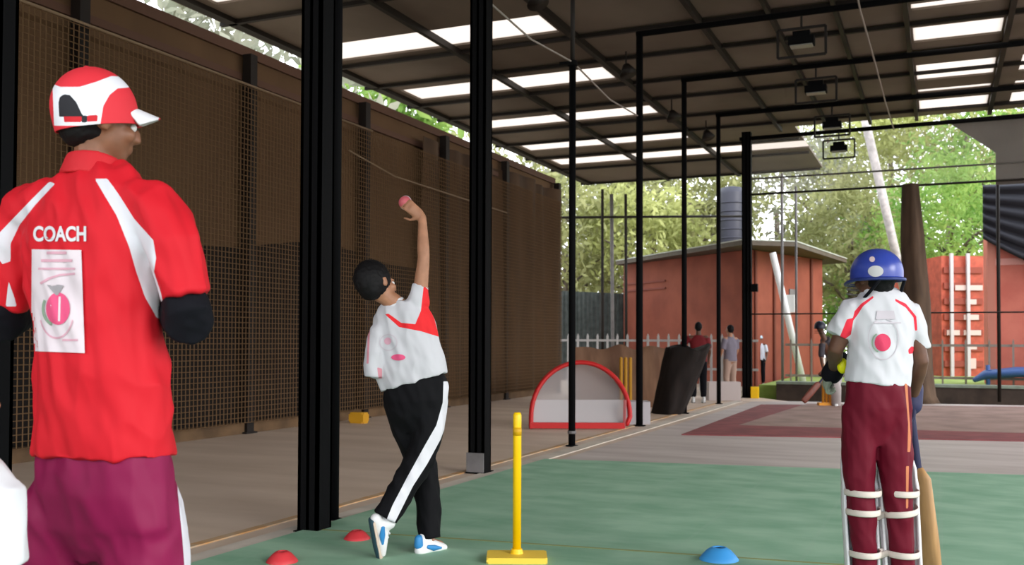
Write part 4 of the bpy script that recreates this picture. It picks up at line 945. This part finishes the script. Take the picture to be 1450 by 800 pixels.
# gloves
def glove(wr, d, n, t, mm, cuff):
    g = empty('batting_glove', (0, 0, 0)); g.parent = root; g.location = wr-rootloc(root)
    bm = bmesh.new(); hand(bm, wr+d.normalized()*.005, d, n, t, .145, 1.05, 1.35); link('padded_fingers', remesh(bm, .0055, 2), mm, g)
    bm = bmesh.new(); dn_ = d.normalized(); tube(bm, [wr-dn_*.05, wr+dn_*.02], [.043, .045], n=14); link('cuff', remesh(bm, .006, 3), cuff, g)
glove(J['wrL'], J['hdL'], FH*.6+RH*.6, FH, mat('glove_black_white', (.01, .012, .02), .6, nscale=14, col2=(.30, .34, .26)), BLACKC)
bm = bmesh.new(); blob(bm, W(1193, 518, D+.10), (.022, .02, .033), u=16, v=10); fin('yellow_wrist_guard', bm, mat('glove_yellow', (.75, .74, .0), .5), root, True)
glove(J['wrR'], J['hdR'], -RH, FH, mat('glove_navy', (.012, .012, .05), .6), mat('glove_navy_cuff', (.02, .02, .07), .6))
def bat(handle, tip, face, label, wcol, k=1.0, grip=(.02, .02, .06)):
    d = (tip-handle).normalized(); L = (tip-handle).length; sd = d.cross(face).normalized(); nn = sd.cross(d)
    r = empty('cricket_bat', handle, label, 'cricket bat')
    bm = bmesh.new(); tube(bm, [handle, handle+d*L*.30], [.016*k, .017*k], ref=sd, n=12); fin('handle', bm, mat('bat_grip', grip, .7), r, True)
    bm = bmesh.new(); tube(bm, [handle+d*L*.30, handle+d*L*.36, handle+d*L*.7, tip-d*.03, tip], [(.022*k, .014*k), (.052*k, .018*k), (.054*k, .028*k), (.053*k, .016*k), (.04*k, .01*k)], ref=sd, n=16, ex=3, ends=False)
    fin('blade', bm, mat('willow_wood', wcol, .5, noise_amt=.15, nscale=6, stretch=(6, 6, .6)), r, True); return r
hb = J['wrR']-ZU*.02; hb = W(1290, 585, D+.18); tipb = W(1318, 480, D+.22); tipb.z = .01
bat(hb, tipb, FH*.5+RH*.6, 'brown wooden cricket bat held beside the right leg of the near batter', (.36, .20, .08))

# ---- the child at the lower left
D = 2.15; root = empty('person', (W(-58, 480, D).x, W(-58, 480, D).y, 0), 'small child in white shirt cut off at the lower left corner, beside the coach', 'person')
f, s = yawed(15); k = .62; X0 = -58
J = dict(head=W(X0+3, 560, D), hf=f, hu=ZU, hk=.82, neck=W(X0+2, 638, D), up=ZU, chest=W(X0, 700, D), waist=W(X0, 780, D), pelvis=W(X0, 840, D))
for q, sg in (('R', 1), ('L', -1)):
    J['sh'+q] = W(X0+sg*46, 696, D-sg*.03); J['el'+q] = W(X0+sg*72, 780, D-sg*.03); J['wr'+q] = W(X0+sg*60, 850, D+.08); J['hip'+q] = W(X0+sg*32, 850, D)
    J['kn'+q] = J['hip'+q]-ZU*.22+f*.02; J['an'+q] = V((J['hip'+q].x, J['hip'+q].y, .06)); J['toe'+q] = f
body(root, J, k, SKIN2, .007, thick=.8); hair(J['head'], f, ZU, .82, root); eyes(J['head'], f, ZU, .82, root)
pts, rad = sections([(640, X0-28, X0+38, .05), (652, X0-50, X0+62, .07), (680, X0-76, X0+84, .09), (780, X0-76, X0+80, .10), (880, X0-78, X0+84, .11)], D, s, .1)
garment(root, 'shirt', WHITE, [(pts, rad, s, dict(n=22, ends=False))]+[([W(X0+sg*40, 682, D), W(X0+sg*62, 698, D-sg*.02), W(X0+sg*66, 800, D-sg*.02)], [.05, .048, .048], s, dict(n=14, ends=False)) for sg in (1, -1)], .007, .006, 12, 5, 12)
garment(root, 'shorts', BLACKC, [([J['pelvis']+ZU*.04, J['pelvis']-ZU*.06], [(.12, .10), (.12, .10)], s, dict(n=16, ends=False))]+[([J['hip'+q], J['kn'+q]], [.066, .06], s, dict(n=12, ends=False)) for q in 'RL'], .008, .003, 3)
for q in 'RL': a = g0(J['an'+q]); shoe(root, a-f*.05, a+f*.12, ZU, .7, shoes0)

# ---- people at the far end
def far_person(px, topy, D, deg, label, shirt, trs, k=.82, hairm=HAIR, arms=None, cap=None, skin=SKIN, sit=None):
    f, s = yawed(deg); g = W(px, 480, D); base = V((g.x, g.y, 0)); H_ = W(px, topy, D).z; k = H_/1.75
    if sit: k = (H_-sit+.45*.0)/(1.75-.92)
    root = empty('person', base, label, 'person'); z0 = (sit-.92*k) if sit else 0
    def B(x, y, z): return base+s*(x*k)+f*(y*k)+ZU*(z*k+z0)
    J = dict(head=B(0, .02, 1.62), hf=f, hu=ZU, neck=B(0, 0, 1.46), up=ZU, chest=B(0, 0, 1.28), waist=B(0, 0, 1.08), pelvis=B(0, 0, .95))
    for q, sg in (('R', 1), ('L', -1)):
        J['sh'+q] = B(sg*.17, 0, 1.40); J['el'+q] = B(sg*.24, .02, 1.12); J['wr'+q] = B(sg*.22, .15, .92); J['hip'+q] = B(sg*.09, 0, .93)
        if sit: J['kn'+q] = B(sg*.12, .42, .95); J['an'+q] = V((J['kn'+q].x, J['kn'+q].y, .09)); 
        else: J['kn'+q] = B(sg*.10, .03, .5); J['an'+q] = B(sg*.11, 0, .085)
        J['toe'+q] = f
    if arms: arms(J, B)
    body(root, J, k, skin, .012, hands=True); hair(J['head'], f, ZU, k, root, hairm)
    garment(root, 'shirt', shirt, [([B(0, 0, 1.46), B(0, 0, 1.40), B(0, 0, 1.28), B(0, 0, 1.05), B(0, 0, .88)], [(.07*k, .06*k), (.16*k, .09*k), (.19*k, .12*k), (.17*k, .12*k), (.19*k, .13*k)], s, dict(n=18, ends=False))]+
        [([J['sh'+q], J['sh'+q].lerp(J['el'+q], .85)], [.075*k, .062*k], s, dict(n=12, ends=False)) for q in 'RL'], .012, .006, 4)
    garment(root, 'trousers', trs, [([B(0, 0, 1.0), B(0, 0, .86)], [(.17*k, .12*k), (.17*k, .12*k)], s, dict(n=16, ends=False))]+
        [([J['hip'+q], J['kn'+q], J['kn'+q].lerp(J['an'+q], .9)], [.10*k, .08*k, .065*k], s, dict(n=12, ends=False)) for q in 'RL'], .012, .006, 6)
    for q in 'RL': a = g0(J['an'+q]); shoe(root, a-f*.06*k, a+f*.2*k, ZU, k, shoes0)
    if cap: bm = dome(J['head']+ZU*.03*k, f, ZU, (.10*k, .115*k, .10*k), -.2, 24, 10); fin('cap', bm, cap, root, True)
    return root, J, B, k
def lean(J, B): J['elL'] = B(-.38, .12, 1.22); J['wrL'] = B(-.60, .2, 1.15)
far_person(989, 455, 17.3, 8, 'dark-haired person in dark red shirt standing behind the draped sacking', mat('dark_red_cloth', (.16, .006, .010), .8), BLACKC, arms=lean, skin=SKIN3)
far_person(1034, 459, 18.6, -30, 'person in grey shirt and light shorts between two slim poles', mat('grey_cloth', (.17, .15, .19), .8), mat('beige_cloth', (.35, .24, .19), .8), skin=SKIN2)
far_person(1076, 474, 24, 200, 'distant child in pale blue cap and white shirt right of the corner pillar', mat('pale_cloth', (.62, .66, .78), .8), BLACKC, cap=mat('pale_blue_cap', (.45, .58, .70), .7), skin=SKIN3)
# far batter, crouched and facing the camera
D = 16.2; f, s = yawed(222); g = W(1186, 480, D); base = V((g.x, g.y, 0)); root = empty('person', base, 'far batter in dark helmet crouching over the bat, half hidden by the near batter', 'person'); k = .80
def Q(x, y, dd=0): return W(x, y, D+dd)
J = dict(head=Q(1161, 463), hf=(-FH-RH*.4-ZU*.2).normalized(), hu=ZU, neck=Q(1168, 480), up=ZU, chest=Q(1176, 494, .1), waist=Q(1186, 510, .18), pelvis=Q(1192, 522, .24),
  shR=Q(1164, 487, -.02), shL=Q(1186, 485, .1), elR=Q(1163, 508, -.1), elL=Q(1184, 510, -.05), wrR=Q(1166, 524, -.22), wrL=Q(1172, 528, -.2), hipR=Q(1188, 528, .2), hipL=Q(1202, 526, .25), knR=Q(1184, 548, -.05), knL=Q(1206, 546, .0),
  curlR=1.1, curlL=1.1)
for q, x in (('R', 1184), ('L', 1204)): J['an'+q] = Q(x, 480, .15); J['an'+q].z = .08; J['toe'+q] = -FH-RH*.5
J['hdR'] = J['hdL'] = -ZU-RH*.3; J['hnR'] = -RH; J['hnL'] = RH
body(root, J, k, SKIN3, .012)
garment(root, 'shirt', mat('charcoal_cloth', (.05, .045, .055), .8), [([J['neck'], J['chest'], J['waist'], J['pelvis']], [(.09, .07), (.155, .10), (.14, .10), (.14, .11)], s, dict(n=16, ends=False))]+[([J['sh'+q], J['sh'+q].lerp(J['el'+q], .9)], [.06, .05], s, dict(n=12, ends=False)) for q in 'RL'], .012, .004, 8)
garment(root, 'trousers', mat('grey_white_trousers', (.35, .32, .33), .8), [([J['pelvis'], J['pelvis']-ZU*.1], [(.14, .11), (.14, .11)], s, dict(n=16, ends=False))]+[([J['hip'+q], J['kn'+q], J['an'+q]], [.08, .065, .05], s, dict(n=12, ends=False)) for q in 'RL'], .012, .004, 9)
bm = dome(J['head']+ZU*.005, (-FH-RH*.4).normalized(), ZU, (.095, .11, .10), -.3, 28, 14); fin('helmet', bm, mat('black_helmet', (.012, .014, .03), .4), root, True)
bm = bmesh.new(); hh = J['head']; ff = (-FH-RH*.4).normalized(); ss = ff.cross(ZU)
for i in range(4): tube(bm, [hh+ss*(.09*math.cos(t))+ff*(.13*math.sin(t))-ZU*(.03+.025*i) for t in [PI*(.1+.1*j) for j in range(9)]], [.004]*9, n=6, ref=ZU)
fin('helmet_grille', bm, STEEL, root)
for q in 'RL':
    kn, an = J['kn'+q], J['an'+q]; bm = bmesh.new(); ff = (-FH-RH*.4).normalized()
    tube(bm, [an-ZU*.04+ff*.05, an.lerp(kn, .5)+ff*.06, kn+ff*.07, kn+ZU*.08+ff*.05], [(.075, .035), (.08, .04), (.085, .04), (.06, .02)], ref=ff.cross(ZU), n=14); fin('leg_pad', bm, mat('dull_white_pad', (.42, .38, .37), .7), root, True)
    a = g0(an); shoe(root, a-ff*.05, a+ff*.15, ZU, .85, shoes0)
    wr = J['wr'+q]; bm = bmesh.new(); hand(bm, wr, J['hd'+q], J['hn'+q], FH, .16, 1.1, 1.5); link('batting_glove', remesh(bm, .01, 2), mat('glove_pale_green', (.30, .36, .2), .6) if q == 'L' else BLACKC, root)
bat(Q(1170, 530, -.3), Q(1137, 569, -.4), FH, 'dark reddish bat held low by the far crouching batter', (.14, .03, .015), 1.0)

# ------------------------------------------------------------------ small things on the lane
p = V((-1.89, 4.38, .02)); st = empty('spring_stump', p, 'single yellow practice stump on its flat base, in the middle of the turf', 'cricket stump')
bm = bmesh.new(); tube(bm, [p+ZU*.03, p+ZU*.66, p+ZU*.70, p+ZU*.712], [.0205, .0205, .0205, .015], n=20, ends=False); fin('stump', bm, YEL, st, True)
bm = bmesh.new(); tube(bm, [p+ZU*.60, p+ZU*.64], [.0215]*2, n=20, ends=False); fin('maker_band', bm, mat('dark_yellow_band', (.6, .33, 0), .5), st, True)
bm = bmesh.new(); bx(bm, (-.145, -.11, 0), (.145, .07, .028), Matrix.Translation(p) @ Matrix.Rotation(YAW, 4, 'Z')); bmesh.ops.bevel(bm, geom=bm.edges[:], offset=.008, segments=2)
fin('base_plate', bm, mat('pale_yellow_base', (.85, .58, .06), .5), st)
bm = bmesh.new(); tube(bm, [p+ZU*.028, p+ZU*.05], [.032, .026], n=20, ends=False); fin('socket', bm, YEL, st)
def cone(c, r, h, m, label, grp=None):
    bm = bmesh.new(); n = 32; prof = [(r, 0), (r, .004), (r*.86, h*.35), (r*.62, h*.75), (r*.38, h), (r*.26, h), (r*.26, h*.9)]
    rr = [[bm.verts.new(c+V((a*math.cos(2*PI*i/n), a*math.sin(2*PI*i/n), z))) for i in range(n)] for a, z in prof]
    for j in range(len(prof)-1):
        for i in range(n): bm.faces.new((rr[j][i], rr[j][(i+1) % n], rr[j+1][(i+1) % n], rr[j+1][i]))
    tag(fin('marker_cone', bm, m, smooth=True), label, 'marker cone')
RC = mat('red_cone', (.62, .04, .05), .5)
cone(V((-2.89, 3.86, .02)), .075, .05, RC, 'red marker disc on the turf near the bottom edge, beside the coach')
cone(V((-2.86, 4.47, .02)), .07, .045, RC, 'red marker disc half hidden by the bowler’s raised heel')
cone(V((-.99, 4.78, .02)), .095, .06, mat('blue_cone', (.05, .33, .75), .5), 'light blue marker disc on the turf between stump and near batter')
# small yellow object at the wall foot
c = G(508, 599); bm = bmesh.new(); bx(bm, (c.x-.11, c.y-.07, 0), (c.x+.11, c.y+.07, .14)); bmesh.ops.bevel(bm, geom=bm.edges[:], offset=.025, segments=2)
tag(fin('yellow_block', bm, mat('ochre_yellow', (.60, .30, .01), .6)), 'small yellow block on the floor at the foot of the left wall', 'block')
# red pop-up goal
D = 12.0; RG = mat('goal_red', (.50, .012, .012), .5)
c = G(818, 607); gl = empty('popup_goal', (c.x, c.y, 0), 'small pop-up goal with red arched frame and white netting beyond the pole', 'goal')
arc = []
for i in range(25):
    t = i/24; a = PI*(1-t)*1.0; x = 822+70*math.cos(a); y = 590-77*math.sin(a)
    if t > .9: pass
    arc.append(W(x, y, D+.05+.25*math.sin(a)))
arc = [W(752, 604, D)]+arc+[W(888, 600, D+.02)]
bm = bmesh.new(); tube(bm, arc, [(.045, .03)]*len(arc), ref=FH, n=10)
fin('arch', bm, RG, gl, True)
bm = bmesh.new(); a, b = W(750, 604, D), W(884, 603, D); a.z = b.z = .045; box_between(bm, a, b, .07, .075, ref=ZU); fin('ground_bar', bm, RG, gl)
bm = bmesh.new(); box_between(bm, W(884, 606, D), W(885, 566, D+.02), .03, .03); fin('side_post', bm, mat('faded_red', (.45, .12, .12), .6), gl)
NETW = see_through('white_goal_net', (.45, .42, .42), .5); BANDW = see_through('white_goal_band', (.5, .48, .49), .85)
def fillarc(name, m, lo, hi, dd):
    bm = bmesh.new(); N = 24; vs = []
    for i in range(N+1):
        t = i/N; x = 753+(886-753)*t; ytop = 590-77*math.sqrt(max(0, 1-((x-822)/70)**2)); row = []
        for j in range(7):
            y0_ = max(ytop, hi); y1_ = max(lo, y0_); y = y0_+(y1_-y0_)*j/6
            ss_ = (606-y)/94; row.append(bm.verts.new(W(x, y, D+.03+.28*ss_+dd*math.sin(PI*t))))
        vs.append(row)
    for i in range(N):
        for j in range(6): bm.faces.new((vs[i][j], vs[i][j+1], vs[i+1][j+1], vs[i+1][j]))
    bmesh.ops.remove_doubles(bm, verts=bm.verts[:], dist=.0005); fin(name, bm, m, gl, True)
fillarc('net_panel', NETW, 566, 500, .15); fillarc('lower_band', BANDW, 601, 566, .05)
# white box right of goal
def vbox(name, x0, x1, y0, y1, D, dep, m, label, cat, bev=.01, lift=0):
    a, b = W(x0, y1, D), W(x1, y1, D); h = W(x0, y0, D).z; zb = 0 if lift == 0 else W(x0, y1, D).z
    bm = bmesh.new(); L = (b-a).length; Mx = Matrix((RH, FH, ZU)).transposed().to_4x4(); Mx.translation = V((a.x, a.y, 0)); bx(bm, (0, 0, zb), (L, dep, h), Mx)
    bmesh.ops.bevel(bm, geom=bm.edges[:], offset=bev, segments=2); return tag(fin(name, bm, m), label, cat)
vbox('white_box', 886, 921, 569, 603, 12.7, .35, mat('dull_white_box', (.45, .42, .44), .7), 'dull white box on the floor just right of the red goal', 'box')
vbox('white_box', 1004, 1049, 541, 576, 17.9, .3, mat('pinkish_white_box', (.55, .47, .45), .7), 'pinkish white box on the floor below the person in grey', 'box')
# brown sheet barrier behind the goal
bm = bmesh.new(); N = 40; a0, b0 = W(812, 560, 15.2), W(945, 560, 16.2); gq = []
for i in range(N+1):
    t = i/N; p = a0.lerp(b0, t); top = W(900, 492, 15.7).z+.03*math.sin(t*17)
    gq.append([bm.verts.new(V((p.x, p.y, 0))+FH*(.05*noise.noise(V((t*9, u*.6, 2)))+.10*u)+ZU*(top*u*(1+.05*noise.noise(V((t*5, 0, 7)))))) for u in (0, .25, .5, .75, 1)])
for i in range(N):
    for j in range(4): bm.faces.new((gq[i][j], gq[i+1][j], gq[i+1][j+1], gq[i][j+1]))
o = fin('brown_canvas', bm, mat('brown_canvas_cloth', (.10, .045, .022), .85, nscale=1.3, col2=(.19, .10, .055), stretch=(3, 3, 1)), smooth=True); sm = o.modifiers.new('s', 'SOLIDIFY'); sm.thickness = .02
tag(o, 'brown canvas barrier standing behind the red goal', 'canvas')
# yellow stump set behind goal
c = G(886, 586); ys = empty('stump_set', c, 'dull yellow set of upright stumps behind the right side of the goal', 'stump set')
hh = W(886, 508, (c-EYE).dot(FW)).z
for i in range(3):
    q = c+RH*(-.07+.07*i); bm = bmesh.new(); tube(bm, [q+ZU*.02, q+ZU*hh], [.026, .026], n=12); fin('stump', bm, mat('ochre_plastic', (.42, .20, .005), .6), ys, True)
bm = bmesh.new(); bx(bm, (-.13, -.05, 0), (.13, .05, .04), Matrix.Translation(c)@Matrix.Rotation(YAW, 4, 'Z')); fin('base', bm, mat('ochre_base', (.42, .2, .01), .6), ys)
# far wicket behind the far batter
c = W(1170, 480, 16.4); c = V((c.x, c.y, .018)); ys = empty('stump_set', c, 'orange yellow stumps behind the far crouching batter', 'stump set')
for i in range(3):
    q = c+RH*(-.055+.055*i); bm = bmesh.new(); tube(bm, [q+ZU*.02, q+ZU*.69], [.022, .022], n=12); fin('stump', bm, mat('orange_plastic', (.70, .28, .01), .5), ys, True)
bm = bmesh.new(); bx(bm, (-.14, -.06, 0), (.14, .06, .05), Matrix.Translation(c)@Matrix.Rotation(YAW, 4, 'Z')); fin('base', bm, mat('orange_base', (.7, .28, .01), .5), ys)
# dark draped sacking
bm = bmesh.new(); N, Mj = 36, 14; D0, D1 = 13.9, 15.6; gq = []
for j in range(Mj+1):
    v = j/Mj; row = []
    for i in range(N):
        a = 2*PI*i/N; x = 944+(976-944)*v; y = 590-(590-491)*v; hw = 22+9*v
        cx_ = W(x, y, (D0+D1)/2); r = 1+.16*noise.noise(V((2.2*math.cos(a), 2.2*math.sin(a), v*1.5)))+.07*noise.noise(V((6*math.cos(a), 6*math.sin(a), v*3)))
        row.append(bm.verts.new(cx_+RH*(hw/FPX*14.7*math.cos(a)*r)+FH*(.35*math.sin(a)*r)+ZU*(.08*noise.noise(V((1.5*math.cos(a), 1.5*math.sin(a), 9))) if j > Mj-3 else 0)))
    gq.append(row)
for j in range(Mj):
    for i in range(N): bm.faces.new((gq[j][i], gq[j][(i+1) % N], gq[j+1][(i+1) % N], gq[j+1][i]))
bm.faces.new(gq[0][::-1]); bm.faces.new(gq[-1])
mz = min(v.co.z for v in bm.verts)
for v in bm.verts: v.co.z = max(.0, v.co.z-max(0, mz))
tag(fin('draped_sacking', bm, mat('dark_sacking', (.009, .0045, .003), .9, noise_amt=.3, nscale=6, stretch=(3, 3, .6)), smooth=True), 'dark brown sacking leaning in a tall bundle behind the slim pole', 'sacking')
